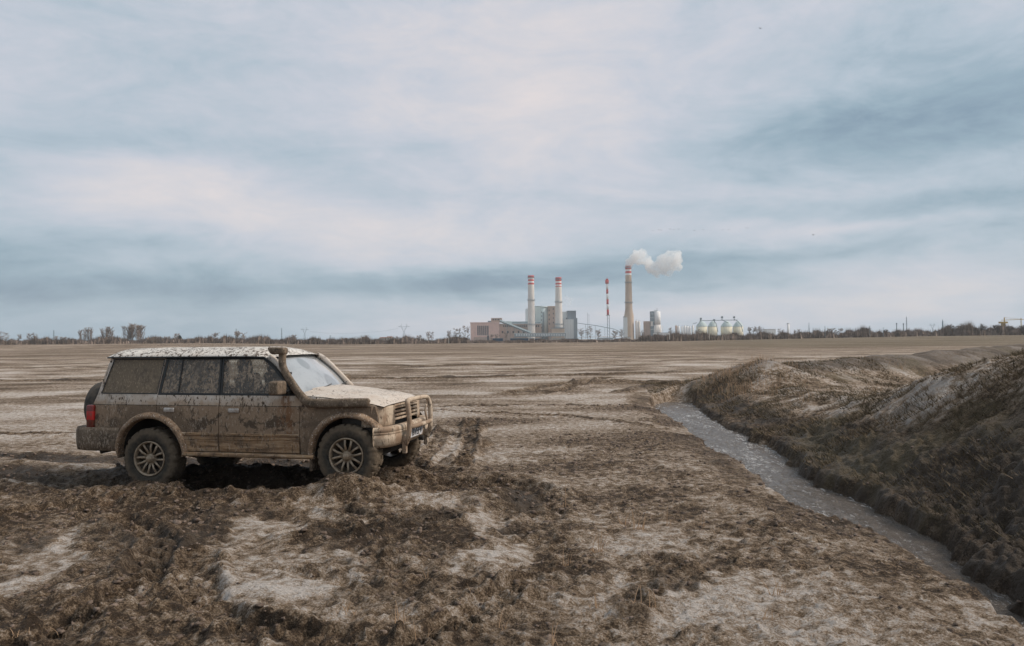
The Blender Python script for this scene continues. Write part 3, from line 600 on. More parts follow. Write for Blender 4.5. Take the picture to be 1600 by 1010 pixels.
for s in (-1, 1):
    q = panel('rear_quarter_panel', q_out, [q_win], s, M_door, CAR)
    panel('window_seal', [(q_win[0][0] - .012, q_win[0][1] - .012), (q_win[1][0] - .010, 1.687), (.134, 1.687), (.090, 1.233)], [q_win], s, M_seal, q, .004, .01)
    panel('window_glass', [(p[0], p[1]) for p in q_win], [], s, M_gq, q, -.006, .004)
    for nm_, out, fr_o, fr_i, gm, hx in (('rear_door', rd_out, rf_out, rf_in, M_gd, .285), ('front_door', fd_out, ff_out, ff_in, M_gf, 1.20)):
        d = panel(nm_, out, [], s, M_door, CAR)
        panel('window_frame', fr_o, [fr_i], s, M_seal, d, .0, .02)
        panel('window_glass', fr_i, [], s, gm if s < 0 else M_gfar, d, -.008, .004)
        if nm_ == 'rear_door': ol = [(.980, .505), (.980, .752), (.43, .752)] + arc(CR, AR + .012, 33, 6, 8)
        else: ol = [(1.000, .505), (1.032, .752), (2.105, .752), (2.105, .505)]
        if nm_ == 'rear_door':
            dv = MB(); dv.box(.385, .400, s * (hw(.5, 1.45) - .014) - .006, s * (hw(.5, 1.45) - .014) + .006, 1.25, 1.672)
            dv.v = [(x_, s * (hw(x_, z_) - .004) + (y_ - s * (hw(.5, 1.45) - .014)), z_) for x_, y_, z_ in dv.v]; dv.build('window_bar', M_seal, d)
        # cladding with two pressed grooves
        g = MB(); x0, x1 = (.53, .980) if nm_ == 'rear_door' else (1.000, 2.095)
        zz = [.505, .52, .652, .658, .664, .670, .700, .706, .712, .718, .745, .752]; of = [.0, .014, .014, .003, .003, .014, .014, .003, .003, .014, .014, .0]
        def cf(u, v):
            k = v * (len(zz) - 1); k = int(round(k)); z_ = zz[k]
            xa = x0 if nm_ == 'front_door' else CR[0] + math.sqrt(max(.512 ** 2 - (z_ - CR[1]) ** 2, .01)) + .01
            x_ = xa + (x1 - xa) * u; return (x_, s * (hw(x_, z_) + of[k]), z_)
        g.grid(cf, 24, len(zz), False, flip=(s > 0)); g.build('cladding', M_clad, d, recalc=False)
        g = MB(); g.box(hx - .075, hx + .075, -.012, .012, -.028, .028, .011)
        g.v = [(x_, s * (hw(hx, 1.03) + .008) + y_, 1.035 + z_) for x_, y_, z_ in g.v]
        g.build('door_handle', plain('handle_chrome', (.55, .52, .49), .35, .4, c2=(.25, .18, .13), sc=30), d)
        if nm_ == 'front_door':
            # wing mirror on a short arm
            g = MB(); g.box(1.81, 1.95, s * .97 - .115, s * .97 + .115, 1.245, 1.415, .03); mi = g.build('wing_mirror', M_bump, d)
            g = MB(); g.tube([(1.99, s * .80, 1.27), (1.93, s * .88, 1.29)], .022, 8); g.build('mirror_arm', M_black, mi)
    f = panel('front_fender', fe_out, [], s, M_door, CAR)
    # sill
    g = MB(); g.grid(lambda u, v: (.50 + 1.80 * u, s * (.835 + [.0, .028, .034, .02, -.05][int(round(v * 4))]), [.505, .500, .478, .455, .440][int(round(v * 4))]), 30, 5, True, flip=(s < 0)); g.build('side_sill', M_clad, CAR, recalc=False)
    # wheel arch flares
    for nm_, C_, a0, a1 in (('rear', CR, -2, 182), ('front', CF, 28, 186)):
        prof = [(.462, -.06), (.462, .030), (.470, .052), (.490, .058), (.512, .050), (.532, .028), (.543, .000), (.546, -.01)]
        def fl(u, v):
            a = R(a0 + (a1 - a0) * u); k = int(round(v * (len(prof) - 1))); r_, h = prof[k]
            e = min(1, min(u, 1 - u) * 14 + .35); r2 = .462 + (r_ - .462) * (e if k > 1 else 1)
            x_ = C_[0] + r2 * math.cos(a) * (1.0 if math.cos(a) > 0 else 1.0); z_ = C_[1] + r2 * math.sin(a)
            return (x_, s * (hw(x_, max(z_, .5)) + h), z_)
        g = MB(); g.grid(fl, 60, len(prof), True, flip=(s > 0)); g.build('wheel_arch_flare', M_flare, CAR, recalc=False)
        g = MB(); g.lathe([(.463, s * .80), (.463, s * .50), (.0, s * .50)], 40, 'y', (C_[0], 0, C_[1]), True, R(18), R(168)); g.build('wheel_arch_liner', M_under, CAR)
    for cx, zt, zb in ((2.245, .56, .30), (-.47, .52, .40)):
        g = MB(); g.box(cx - .02, cx + .015, s * .71 - .115, s * .71 + .115, zb, zt, .012); g.build('mud_flap', M_bump, CAR)
    # inner shell hides the gaps
    panel('inner_panel', [(-.86, .52), (-.87, 1.1), (-.68, 1.69), (1.56, 1.69), (2.04, 1.22), (3.0, 1.10), (3.0, .88)] + arc(CF, AR, 46, 178, 18) + [(2.2, .5), (.56, .5)] + arc(CR, AR, 5, 175, 18), [q_win, rf_in, ff_in], s, M_black, CAR, -.03, .01, .07)
    # A pillar
    g = MB(); g.tube(catmull([(2.085, s * .775, 1.232), (1.87, s * .735, 1.46), (1.71, s * .695, 1.625), (1.60, s * .665, 1.695)], 5), 1, 10, flat=(.026, .05, .7)); g.build('windscreen_pillar', M_upper, CAR)
    # drip rail
    g = MB(); g.tube([(-.71, s * .722, 1.703), (.4, s * .727, 1.706), (1.35, s * .727, 1.706), (1.56, s * .722, 1.700), (1.69, s * .738, 1.615), (2.075, s * .802, 1.232)], .011, 6); g.build('drip_rail', M_seal, CAR)
# roof
def roof(u, v):
    x_ = -.755 + 2.405 * u; q = math.sin((v - .5) * math.pi); y_ = .722 * q - (0)
    fr = max(0, (x_ - 1.28) / .37); rr_ = max(0, (-.60 - x_) / .155)
    edge = 1.708 - .030 * fr ** 2 - .012 * rr_; crown = .115 * (1 - .62 * fr ** 1.7) * (1 - .75 * rr_ ** 1.8)
    w_ = 1 - .05 * fr ** 2 * 1 - .02 * rr_
    x_ += .06 * fr * (1 - q * q)
    z_ = edge + crown * (1 - abs(q) ** 3.4) ** .55
    for k in (-3, -2, -1, 0, 1, 2, 3):
        if abs(y_ - k * .16) < .02 and -.3 < x_ < 1.3: z_ += .006
    return (x_, y_ * w_, z_)
g = MB(); g.grid(roof, 60, 64, True); rf = g.build('roof', M_roof, CAR, recalc=False)
for s in (-1, 1):
    g = MB(); g.tube(catmull([(-.30, s * .60, 1.80), (-.24, s * .60, 1.835), (.4, s * .60, 1.845), (1.1, s * .60, 1.835), (1.18, s * .60, 1.80)], 4), .013, 6)
# windscreen
def wsf(u, v):
    q = 2 * u - 1; yb, yt = .745 * q, .635 * q
    b_ = Vector((2.115 - .080 * q * q, yb, 1.238)); t_ = Vector((1.690 - .095 * q * q, yt, 1.695 - .02 * q * q)); p = b_.lerp(t_, v)
    p.x += .03 * math.sin(v * math.pi); p.z += .012 * math.sin(v * math.pi); return p[:]
g = MB(); g.grid(wsf, 24, 14, True); ws = g.build('windscreen', M_ws, CAR, recalc=False)
def wss(u, v):
    k = int(round(v * 3)); U = [0, 0, 1, 1][k]; return (0, 0, 0)
g = MB(); pts = [Vector(wsf(i / 20, 0)) for i in range(21)] + [Vector(wsf(1, i / 10)) for i in range(1, 11)] + [Vector(wsf(1 - i / 20, 1)) for i in range(1, 21)] + [Vector(wsf(0, 1 - i / 10)) for i in range(1, 10)]
g.tube([p + Vector((.004, 0, .004)) for p in pts] + [pts[0] + Vector((.004, 0, .004))], .012, 6, False); g.build('windscreen_seal', M_seal, ws)
for y0, y1 in ((-.45, -.02), (.12, .60)):
    a = Vector(wsf(.5 + y0 / 1.49, .0)) + Vector((.035, 0, .012)); b2 = Vector(wsf(.5 + y1 / 1.49, .10)) + Vector((.02, 0, .016))
    g = MB(); g.tube([a, a.lerp(b2, .5) + Vector((.012, 0, .01)), b2], .010, 6); g.tube([a.lerp(b2, .3), b2 + Vector((0, .10, .02))], .007, 5)
    g.build('windscreen_wiper', M_black, CAR)
g = MB(); g.box(2.04, 2.17, -.72, .72, 1.205, 1.236, .01); g.build('cowl', M_black, CAR)
# bonnet
def bon(u, v):
    x_ = 2.08 + 1.08 * u; q = 2 * v - 1; yy = (hw(x_, 1.12) - .012) * q
    e = np.interp(x_, [2.1, 2.45, 2.85, 3.02, 3.16], [1.232, 1.205, 1.160, 1.127, 1.090]); fr = max(0, (x_ - 2.95) / .21)
    cr = .052 * (1 - abs(q) ** 3) ** .8 * (1 - .5 * fr ** 2) + (.018 if abs(q) < .55 else 0) * (1 - u) * 1
    return (x_ + .05 * (1 - q * q) * u, yy * (1 - .03 * fr ** 2), e + cr)
g = MB(); g.grid(bon, 40, 48, True); g.build('bonnet', M_bonnet, CAR, recalc=False)
# front end: plan curve
def plan(th, x0, a, b_, n): c, s_ = math.cos(th), math.sin(th); return (x0 + a * abs(c) ** (2 / n), math.copysign(b_ * abs(s_) ** (2 / n), s_))
def pcurve(y, x0, a, b_, n): return x0 + a * max(0, 1 - (abs(y) / b_) ** n) ** (1 / n)
def strip(y0, y1, zs_, fx, n=24):
    g = MB(); g.grid(lambda u, v: (fx(y0 + (y1 - y0) * u, zs_[int(round(v * (len(zs_) - 1)))]), y0 + (y1 - y0) * u, zs_[int(round(v * (len(zs_) - 1)))]), n, len(zs_), True); return g
nose = lambda y, z: pcurve(y, 2.55, .64, .790, 5.5) + .015 * (1.0 - z) - .0
ys_c = lambda s, n=22: [s * (.42 + (.785 - .42) * (1 - (1 - i / n) ** 2)) for i in range(n + 1)]
for s in (-1, 1):
    Yc = ys_c(s); g = MB(); zr = [.842, .852, .92, .97, 1.02, 1.06, 1.085, 1.095]
    g.grid(lambda u, v: (nose(Yc[int(round(u * 22))], zr[int(round(v * 7))]) - (.02 if v in (0, 1) else 0), Yc[int(round(u * 22))], zr[int(round(v * 7))]), 23, 8, True); g.build('headlight', M_front, CAR, recalc=False)
    # indicator below, and the side closing piece back to the fender
    g = MB(); g.grid(lambda u, v: (3.02 + .06 * u - .0, s * (hw(3.02 + .06 * u, 1) - .02 * u), .838 + .265 * v), 4, 4, True); g.build('corner_panel', M_front, CAR, recalc=False)
    Yd = [s * (.70 + (.80 - .70) * i / 10) for i in range(11)]
# side corner in one smooth piece (wraps from fender to headlight)
for s in (-1, 1):
    P0 = [(3.018, s * (hw(3.018, 1) + .001)), (3.06, s * (hw(3.06, 1) - .001)), (3.095, s * .766), (3.12, s * .745), (3.145, s * .70), (3.168, s * .62)]
    g = MB(); g.grid(lambda u, v: (catm[int(round(u * (len(catm) - 1)))][0], catm[int(round(u * (len(catm) - 1)))][1], .866 + .238 * v - .01 * u), 21, 6, True) if False else None
g = MB(); g.box(2.6, 3.10, -.72, .72, .62, 1.08, .03); g.build('radiator_support', M_black, CAR)
grl = MB(); grl.box(3.06, 3.10, -.44, .44, .86, 1.09)
gr_ = grl.build('grille', M_black, CAR)
for k in range(4):
    z0 = .905 + .047 * k; g = MB(); g.grid(lambda u, v: (nose(-.43 + .86 * u, z0) + [0, .006, .004, -.02][int(round(v * 3))], -.43 + .86 * u, z0 + [-.008, -.002, .016, .020][int(round(v * 3))]), 20, 4, True); g.build('grille_slat', M_front, gr_, recalc=False)
for yy in (-.435, .435):
    g = MB(); g.box(nose(yy, 1) - .06, nose(yy, 1) + .008, yy - .016, yy + .016, .87, 1.085, .006); g.build('grille_surround', M_front, gr_)
g = MB(); g.grid(lambda u, v: (nose(-.43 + .86 * u, 1.09) + [-.03, .008, .008][int(round(v * 2))], -.43 + .86 * u, [1.100, 1.098, 1.075][int(round(v * 2))]), 20, 3, True); g.build('grille_surround', M_front, gr_)
g = MB(); g.lathe([(.0, .012), (.03, .012), (.035, 0)], 20, 'z'); g.xf(Matrix.Translation((3.215, 0, .99)) @ Matrix.Rotation(R(90), 4, 'Y')); g.build('badge', M_black, gr_)
# front bumper
N_B = 60; prof = [(.845, -.10), (.852, -.045), (.846, -.012), (.828, 0), (.790, .004), (.784, -.004), (.778, .004), (.762, .006), (.756, -.004), (.750, .006), (.70, .004), (.64, -.008), (.600, -.035), (.585, -.09)]
def fbm_(u, v):
    th = R(-90 + 180 * u) ; k = int(round(v * (len(prof) - 1))); z_, o = prof[k]
    c, s_ = math.cos(th), math.sin(th); n = 4.6
    x_ = 2.72 + (.58 + o) * abs(c) ** (2 / n); y_ = math.copysign((.868 + o) * abs(s_) ** (2 / n), s_)
    return (max(x_, 3.075 if abs(y_) > .8 else 0), y_, z_)
g = MB(); g.grid(fbm_, N_B, len(prof), True); fb_ = g.build('front_bumper', M_front, CAR, recalc=False)
g = MB(); g.box(2.95, 3.16, -.50, .50, .53, .62, .03); g.build('skid_plate', M_under, CAR)
g = MB(); g.lathe([(.0, .03), (.032, .03), (.036, .02), (.036, -.03)], 16, 'z'); g.xf(Matrix.Translation((3.30, .27, .60)) @ Matrix.Rotation(R(90), 4, 'Y')); g.build('tow_eye', M_under, CAR)
# bull bar
M_bar = car_mat('muddy_bull_bar', 'front')
bb = link('bull_bar', None, None, CAR) if False else None
g = MB(); bp_ = catmull([(3.33, -.42, .60), (3.37, -.42, .72), (3.38, -.42, .90), (3.365, -.42, 1.06), (3.345, -.39, 1.125), (3.325, -.30, 1.140), (3.320, 0, 1.145), (3.325, .30, 1.140), (3.345, .39, 1.125), (3.365, .42, 1.06), (3.38, .42, .90), (3.37, .42, .72), (3.33, .42, .60)], 6)
g.tube(bp_, .031, 14); bar = g.build('bull_bar', M_bar, CAR)
g = MB(); g.tube([(3.385, -.42, .815), (3.405, -.2, .815), (3.41, 0, .815), (3.405, .2, .815), (3.385, .42, .815)], .028, 12); g.build('cross_tube', M_bar, bar)
for s in (-1, 1):
    g = MB(); g.box(3.29, 3.345, s * .42 - .028, s * .42 + .028, .49, .70, .008); g.build('mounting_plate', M_bar, bar)
    g = MB(); g.tube(catmull([(3.345, s * .34, 1.04), (3.335, s * .34, .95), (3.36, s * .34, .82)], 5), .014, 8); g.build('inner_tube', M_bar, bar)
# number plate
mp, t, b = newmat('plate_white'); t.l.new(t.mix(t.sm(t.noise(t.coord('Object'), 22, 5, .6), .52, .62), (.72, .72, .74), (.33, .25, .19)), b.inputs['Base Color'])
g = MB(); g.box(3.312, 3.322, -.26, .26, .655, .775, .003); pl = g.build('number_plate', mp, CAR)
fc = bpy.data.curves.new('plate_text', 'FONT'); fc.body = 'BVEFV'; fc.size = .135; fc.extrude = .002; fc.align_x = 'CENTER'; fc.align_y = 'CENTER'; fc.space_character = 1.05
to = bpy.data.objects.new('tmp', fc); S.collection.objects.link(to); dg = bpy.context.evaluated_depsgraph_get(); tm = bpy.data.meshes.new_from_object(to.evaluated_get(dg)); bpy.data.objects.remove(to)
tm.transform(Matrix.Translation((3.325, .03, .715)) @ Matrix.Rotation(R(90), 4, 'Z') @ Matrix.Rotation(R(90), 4, 'X')); link('plate_lettering', tm, plain('plate_ink', (.02, .02, .03), .6), pl)
g = MB(); g.box(3.320, 3.3245, -.255, -.215, .66, .77); g.build('plate_band', plain('plate_blue', (.05, .09, .30), .5), pl)
# rear end
def tgf(u, v):
    zs_ = [.50, .80, 1.10, 1.225, 1.60, 1.70]; xs_ = [-.88, -.895, -.885, -.825, -.725, -.695]; z_ = .5 + 1.2 * v; x_ = float(np.interp(z_, zs_, xs_)); q = 2 * u - 1
    return (x_ - .05 * (1 - q * q), (hw(x_, z_) - .002) * q, z_)
g = MB(); g.grid(tgf, 24, 30, True, True); tg = g.build('tailgate', M_body, CAR, recalc=False)
def rwf(u, v):
    p = Vector(tgf(.12 + .76 * u, .64 + .30 * v)); return (p.x - .012, p.y, p.z)
g = MB(); g.grid(rwf, 12, 8, True, True); g.build('rear_window', M_gq, tg, recalc=False)
rbp = [(.60, .79, -.03), (.62, .80, 0), (.66, .80, 0)]
def rbf(u, v):
    th = R(90 + 180 * u); k = int(round(v * 5)); z_, o = [(.785, -.30), (.795, -.012), (.75, 0), (.60, .0), (.50, -.012), (.485, -.06)][k]; n = 7
    c, s_ = math.cos(th), math.sin(th); x_ = -.60 - (.60 + o) * abs(c) ** (2 / n); y_ = math.copysign((.862 + o) * abs(s_) ** (2 / n), s_)
    return (min(x_, -.60), y_, z_)
g = MB(); g.grid(rbf, 50, 6, True)
for s in (-1, 1):
    zz2 = [.785, .795, .75, .60, .50, .485]; oo = [-.10, -.012, 0, 0, -.012, -.06]
    g.grid(lambda u, v: (-.60 + .155 * u, s * (.862 + oo[int(round(v * 5))] - .008 * u), zz2[int(round(v * 5))]), 6, 6, True)
g.build('rear_bumper', M_bump, CAR)
g = MB(); g.tube([(-.80, -.55, .47), (-.93, -.58, .44)], .03, 10); g.build('exhaust_pipe', M_under, CAR)
M_lamp, t, b = newmat('tail_lamp_lens'); P = t.coord('Object'); z_ = t.sep(P)[2]
cr = t.ramp(t.m('MULTIPLY', t.m('SUBTRACT', z_, .76), 3.1), [(0, (.10, .018, .012)), (.40, (.16, .03, .02)), (.41, (.45, .025, .022)), (.75, (.45, .025, .022)), (.76, (.17, .02, .016))]); cr_n = t.n[-1] if False else None
t.l.new(t.mix(t.m('MULTIPLY', t.sm(t.noise(P, 18, 5, .6), .50, .62), .55), cr, (.10, .07, .05)), b.inputs['Base Color']); b.inputs['Roughness'].default_value = .25
for s in (-1, 1):
    g = MB(); g.box(-.955, -.845, s * .785 - .045, s * .785 + .050, .765, 1.085, .02); g.build('tail_lamp', M_lamp, CAR)
# spare wheel with cover
g = MB(); g.lathe([(.0, -.17), (.20, -.168), (.33, -.155), (.375, -.12), (.39, -.05), (.39, .05), (.37, .11), (.30, .14), (.0, .14)], 56, 'z')
g.xf(Matrix.Translation((-1.22, -.08, 1.00)) @ Matrix.Scale(.92, 4) @ Matrix.Rotation(R(90), 4, 'Y')); sp_w = g.build('spare_wheel', plain('dusty_spare_cover', (.030, .026, .022), .8, sc=9, c2=(.115, .085, .060)), CAR)
for k in range(3):
    g = MB(); g.lathe([(.392, -.07 + .055 * k), (.396, -.065 + .055 * k), (.392, -.06 + .055 * k)], 48, 'z'); g.xf(Matrix.Translation((-1.22, -.08, 1.00)) @ Matrix.Scale(.92, 4) @ Matrix.Rotation(R(90), 4, 'Y'))
g = MB(); g.box(-1.10, -.90, -.2, .1, .95, 1.3, .02); g.build('spare_wheel_bracket', M_under, CAR)
# underbody
g = MB(); g.box(-.85, 3.05, -.50, .50, .46, .60, .03); g.box(.50, 2.28, -.80, .80, .46, .56, .02); g.box(-.85, -.45, -.78, .78, .50, .60, .02); g.build('floor_pan', M_under, CAR)
for x_, zc in ((.005, .405), (2.72, .497)):
    g = MB(); g.tube([(x_, -.70, zc), (x_, .70, zc)], .05, 10); g.lathe([(.0, -.12), (.10, -.09), (.13, 0), (.10, .09), (.0, .12)], 16, 'z', (x_, .1, zc)); g.build('axle', M_under, CAR)
g = MB(); g.tube([(.1, .1, .42), (1.5, .1, .45), (2.7, .1, .48)], .035, 8); g.build('drive_shaft', M_under, CAR)
# interior
def seat(x_, y_, wdt, name):
    g = MB(); g.box(x_ - .25, x_ + .27, y_ - wdt, y_ + wdt, .80, .98, .05); st_ = g.build(name, M_seat, CAR)
    g = MB(); g.box(-.07, .07, -wdt, wdt, 0, .60, .055); g.xf(Matrix.Translation((x_ - .25, y_, .90)) @ Matrix.Rotation(R(-14), 4, 'Y')); g.build('backrest', M_seat, st_)
    return st_
for y_ in (-.37, .37):
    st_ = seat(1.50, y_, .25, 'front_seat'); g = MB(); g.box(-.055, .055, -.13, .13, .0, .20, .05); g.xf(Matrix.Translation((1.10, y_, 1.47)) @ Matrix.Rotation(R(-10), 4, 'Y')); g.build('headrest', M_seat, st_)
st_ = seat(.52, 0, .62, 'rear_bench')
for y_ in (-.38, .38):
    g = MB(); g.box(-.05, .05, -.12, .12, .0, .16, .05); g.xf(Matrix.Translation((.13, y_, 1.45)) @ Matrix.Rotation(R(-10), 4, 'Y')); g.build('headrest', M_seat, st_)
g = MB(); g.box(1.74, 2.06, -.70, .70, .95, 1.20, .05); g.build('dashboard', M_black, CAR)
g = MB(); g.lathe([(.17 + .014 * math.cos(a), .014 * math.sin(a)) for a in [k * math.pi / 4 for k in range(9)]], 32, 'z'); g.tube([(-.17, 0, 0), (.17, 0, 0)], .012, 6); g.xf(Matrix.Translation((1.66, -.37, 1.17)) @ Matrix.Rotation(R(-62), 4, 'Y')); g.build('steering_wheel', M_black, CAR)
g = MB(); g.box(-.84, 2.1, -.74, .74, .62, .66); g.build('cabin_floor', M_under, CAR)
# snorkel: air box on the fender, pipe up the pillar, intake head facing back
M_sn = car_mat('muddy_snorkel', 'bumper')
g = MB(); g.tube(catmull([(3.03, -.790, 1.135), (3.00, -.80, 1.135), (2.7, -.838, 1.135), (2.40, -.855, 1.13), (2.26, -.855, 1.145), (2.15, -.845, 1.235), (2.03, -.815, 1.40), (1.93, -.785, 1.54), (1.895, -.765, 1.62), (1.893, -.755, 1.72), (1.893, -.755, 1.80)], 8), [.55] + [1.0] * 80, 18, flat=(.060, .062, .62)) if False else None
sp_pts = catmull([(2.99, -.785, 1.140), (2.95, -.797, 1.145), (2.7, -.83, 1.143), (2.38, -.85, 1.136), (2.23, -.852, 1.150), (2.12, -.842, 1.235), (1.98, -.815, 1.40), (1.87, -.785, 1.55), (1.835, -.765, 1.64), (1.832, -.755, 1.72), (1.832, -.755, 1.775)], 8)
rad_ = [min(1.0, .5 + i * .1) if i < 6 else 1.0 for i in range(len(sp_pts))]; rad_ = [r_ * (1 - .22 * min(1, max(0, (i - 30) / 20))) for i, r_ in enumerate(rad_)]
g = MB(); g.tube(sp_pts, rad_, 18, flat=(.050, .056, .68)); sn = g.build('snorkel', M_sn, CAR)
g = MB(); g.box(1.655, 1.885, -.815, -.695, 1.735, 1.825, .026)
for v_i, p in enumerate(g.v):
    if p[0] < 1.80: g.v[v_i] = (p[0] - .03 * (p[2] - 1.80) / .06, p[1], p[2] + .004)
g.build('intake_head', M_sn, sn)
for z_, x_ in ((1.50, 1.90),):
    g = MB(); g.box(x_ - .03, x_ + .03, -.80, -.69, z_ - .015, z_ + .015, .004); g.build('snorkel_bracket', M_black, sn)
# wheels
def tyre_mesh():
    g = MB(); prof = [(.222, -.105), (.232, -.125), (.27, -.138), (.325, -.138), (.358, -.125), (.376, -.105), (.379, -.04), (.379, .04), (.376, .105), (.358, .125), (.325, .138), (.27, .138), (.232, .125), (.222, .105)]
    NS = 160; rnd = random.Random(3); k = len(prof); vs = []
    for i_ in range(NS):
        a = 2 * math.pi * i_ / NS
        for r_, h in prof:
            r2 = r_
            if r_ > .35:
                lug = .012 if (i_ // 4 + (1 if h > 0 else 0)) % 2 == 0 else -.004; r2 = r_ + lug
            r2 += .006 * math.sin(a * 7 + h * 20) * math.cos(a * 3) * (r_ > .3); h2_ = h + (.004 * math.sin(a * 23 + r_ * 60) if .26 < r_ < .37 else 0)
            vs.append((r2 * math.cos(a), h2_ * 1.0, r2 * math.sin(a)))
    fs = [(i_ * k + j_, ((i_ + 1) % NS) * k + j_, ((i_ + 1) % NS) * k + j_ + 1, i_ * k + j_ + 1) for i_ in range(NS) for j_ in range(k - 1)]
    g.add(vs, fs, True); rr2 = random.Random(9)
    # shoulder blocks
    for i_ in range(30):
        a = 2 * math.pi * i_ / 30
        for sd_ in (-1, 1):
            vs = []
            for da in (-.055, .055):
                for r_, h in ((.345, .132), (.375, .118), (.391, .098), (.391, .050), (.370, .050), (.345, .100)):
                    vs.append((r_ * math.cos(a + da + sd_ * .05), sd_ * h, r_ * math.sin(a + da + sd_ * .05)))
            g.add(vs, [tuple(range(6)), tuple(range(6, 12))[::-1]] + [(q, (q + 1) % 6, 6 + (q + 1) % 6, 6 + q) for q in range(6)])
    return g
m, t, b = newmat('muddy_tyre'); P = t.coord('Object')
rx, ry, rz_ = t.sep(P); rad = t.m('SQRT', t.m('ADD', t.m('MULTIPLY', rx, rx), t.m('MULTIPLY', rz_, rz_)))
cv_ = t.m('ADD', t.m('ADD', t.sm(rad, .27, .36), t.m('MULTIPLY', t.m('SUBTRACT', t.noise(P, 8, 6, .7), .5), 1.8)), .30, clamp=True)
t.l.new(t.mix(cv_, (.022, .022, .019), t.mix(t.noise(P, 30, 5, .7), (.070, .052, .034), (.19, .14, .095))), b.inputs['Base Color']); b.inputs['Roughness'].default_value = .9
t.l.new(t.bump(t.noise(P, 32, 6, .75), 1.0, .02), b.inputs['Normal']); M_ty = m
M_rim = plain('dusty_alloy', (.40, .31, .22), .42, .35, sc=12, c2=(.16, .112, .075))
M_pk = plain('rim_pocket_shade', (.055, .040, .028), .8, sc=12)  # pocket floors a darker rim colour, recess shade painted in; brake disc shares it
g0 = tyre_mesh(); TY = g0.build('tyre', M_ty, None)
def rim_mesh():
    g = MB(); g.lathe([(.222, -.10), (.226, -.128), (.216, -.134), (.205, -.126), (.198, -.100), (.195, .0), (.205, .10)], 64, 'y')
    for k in range(6):
        for d_ in (-1, 1):
            a_in = 2 * math.pi * k / 6 + d_ * .20; a_out = 2 * math.pi * k / 6 + d_ * .31
            p0 = Vector((.058 * math.cos(a_in), -.095, .058 * math.sin(a_in))); p1 = Vector((.135 * math.cos(a_out * .5 + a_in * .5), -.112, .135 * math.sin(a_out * .5 + a_in * .5))); p2 = Vector((.205 * math.cos(a_out), -.112, .205 * math.sin(a_out)))
            g.tube([p0, p1, p2], [1.15, .8, 1.0], 10, flat=(.0095, .016, .7))
    return g
def hub_mesh():
    g = MB(); g.lathe([(.0, -.150), (.030, -.148), (.040, -.138), (.044, -.112), (.066, -.104), (.072, -.085), (.072, -.02)], 32, 'y'); return g
def pocket_mesh():
    g = MB()
    for k in range(6):
        a = 2 * math.pi * k / 6; vs = [(r_ * math.cos(a + q), -.082, r_ * math.sin(a + q)) for r_, q in ((.06, -.2), (.2, -.30), (.2, -.15), (.2, 0), (.2, .15), (.2, .30), (.06, .2))]; g.add(vs, [tuple(range(7))])
    g.lathe([(.0, -.02), (.15, -.02), (.15, .02), (.0, .02)], 32, 'y')
    return g
rm = rim_mesh().build('rim', M_rim, None); hb = hub_mesh().build('hub', M_rim, None); pk = pocket_mesh().build('pockets_and_disc', M_pk, None)
protos = [TY, rm, hb, pk]; first = True
for (x_, y_, z_, a, st_) in ((.005, -.72, .405, .35, 0), (2.72, -.72, .497, .12, 0), (.005, .72, .405, 1.0, math.pi), (2.72, .72, .49, .5, math.pi)):
    wh = empty('wheel', (x_, y_, z_)); wh.parent = CAR; wh.rotation_euler = (0, a, st_)
    for p in protos:
        o = p if first else p.copy()
        if not first: S.collection.objects.link(o)
        o.parent = wh
    first = False
# ------------------------------------------------------------------ distance: power station, silos, masts, trees
def hor(px): return 530.5 - (px - 800) * math.tan(ROLL)
def zat(px, py, Y_): return CAMH - (py - hor(px)) * Y_ / FP
def xat(px, Y_): return (px - 800) / FP * Y_
class Far:
    """a thing far off: its parts are laid out in metres from its own base point"""
    def __init__(s, name, label, cat, px, Y_, group=None):
        s.px = px; s.Y = Y_; s.s = Y_ / FP; s.base = gz(xat(px, Y_), Y_)
        s.o = empty(name, (xat(px, Y_), Y_, s.base), label, cat, group)
    def X(s, px): return (px - s.px) * s.s
    def Z(s, py, px=None): return zat(s.px if px is None else px, py, s.Y) - s.base
    def box(s, name, a, b, top, bot, mat, d0=0, d1=20, parent=None, slope=0):
        g = MB(); z1 = s.Z(top, (a + b) / 2); z0 = 0 if bot is None else s.Z(bot, (a + b) / 2); g.box(s.X(a), s.X(b), d0, d1, min(z0, z1 - .1), z1)
        return g.build(name, mat, parent or s.o)
    def cyl(s, name, c, r, top, bot, mat, r2=None, d=0, parent=None, cap=0, n=28):
        g = MB(); z1 = s.Z(top, c); z0 = 0 if bot is None else s.Z(bot, c); R1 = r * s.s; R2 = (r if r2 is None else r2) * s.s
        g.lathe([(0, z0), (R1, z0), (R2, z1), (0, z1 + cap)], n, 'z', (s.X(c), d, 0), True); return g.build(name, mat, parent or s.o)
    def bar(s, name, pts, r, mat, d=0, parent=None, n=6):
        g = MB(); g.tube([(s.X(x), d, s.Z(y, x)) for x, y in pts], r * s.s, n, True, False); return g.build(name, mat, parent or s.o)
def wall_mat(name, c, nz=.35, sc=.35, rough=.85, rib=0):
    m, t, b = newmat(name); P = t.coord('Object'); n = t.noise(t.mapv(P, (1, 1, .35)), sc, 6, .65)
    cc_ = t.mix(t.m('MULTIPLY', t.sm(n, .3, .75), nz), c, tuple(v * .45 for v in c))
    if rib:
        x_ = t.sep(P)[0]; q = t.m('LESS_THAN', t.m('FRACT', t.m('MULTIPLY', x_, rib)), .12); cc_ = t.mix(t.m('MULTIPLY', q, .45), cc_, tuple(v * .5 for v in c))
    t.l.new(cc_, b.inputs['Base Color']); b.inputs['Roughness'].default_value = rough; return m
W_pink = wall_mat('pink_render', (.78, .52, .44), .4); W_brown = wall_mat('brown_brick', (.52, .38, .30), .5); W_conc = wall_mat('pale_concrete', (.80, .74, .68), .35, .2)
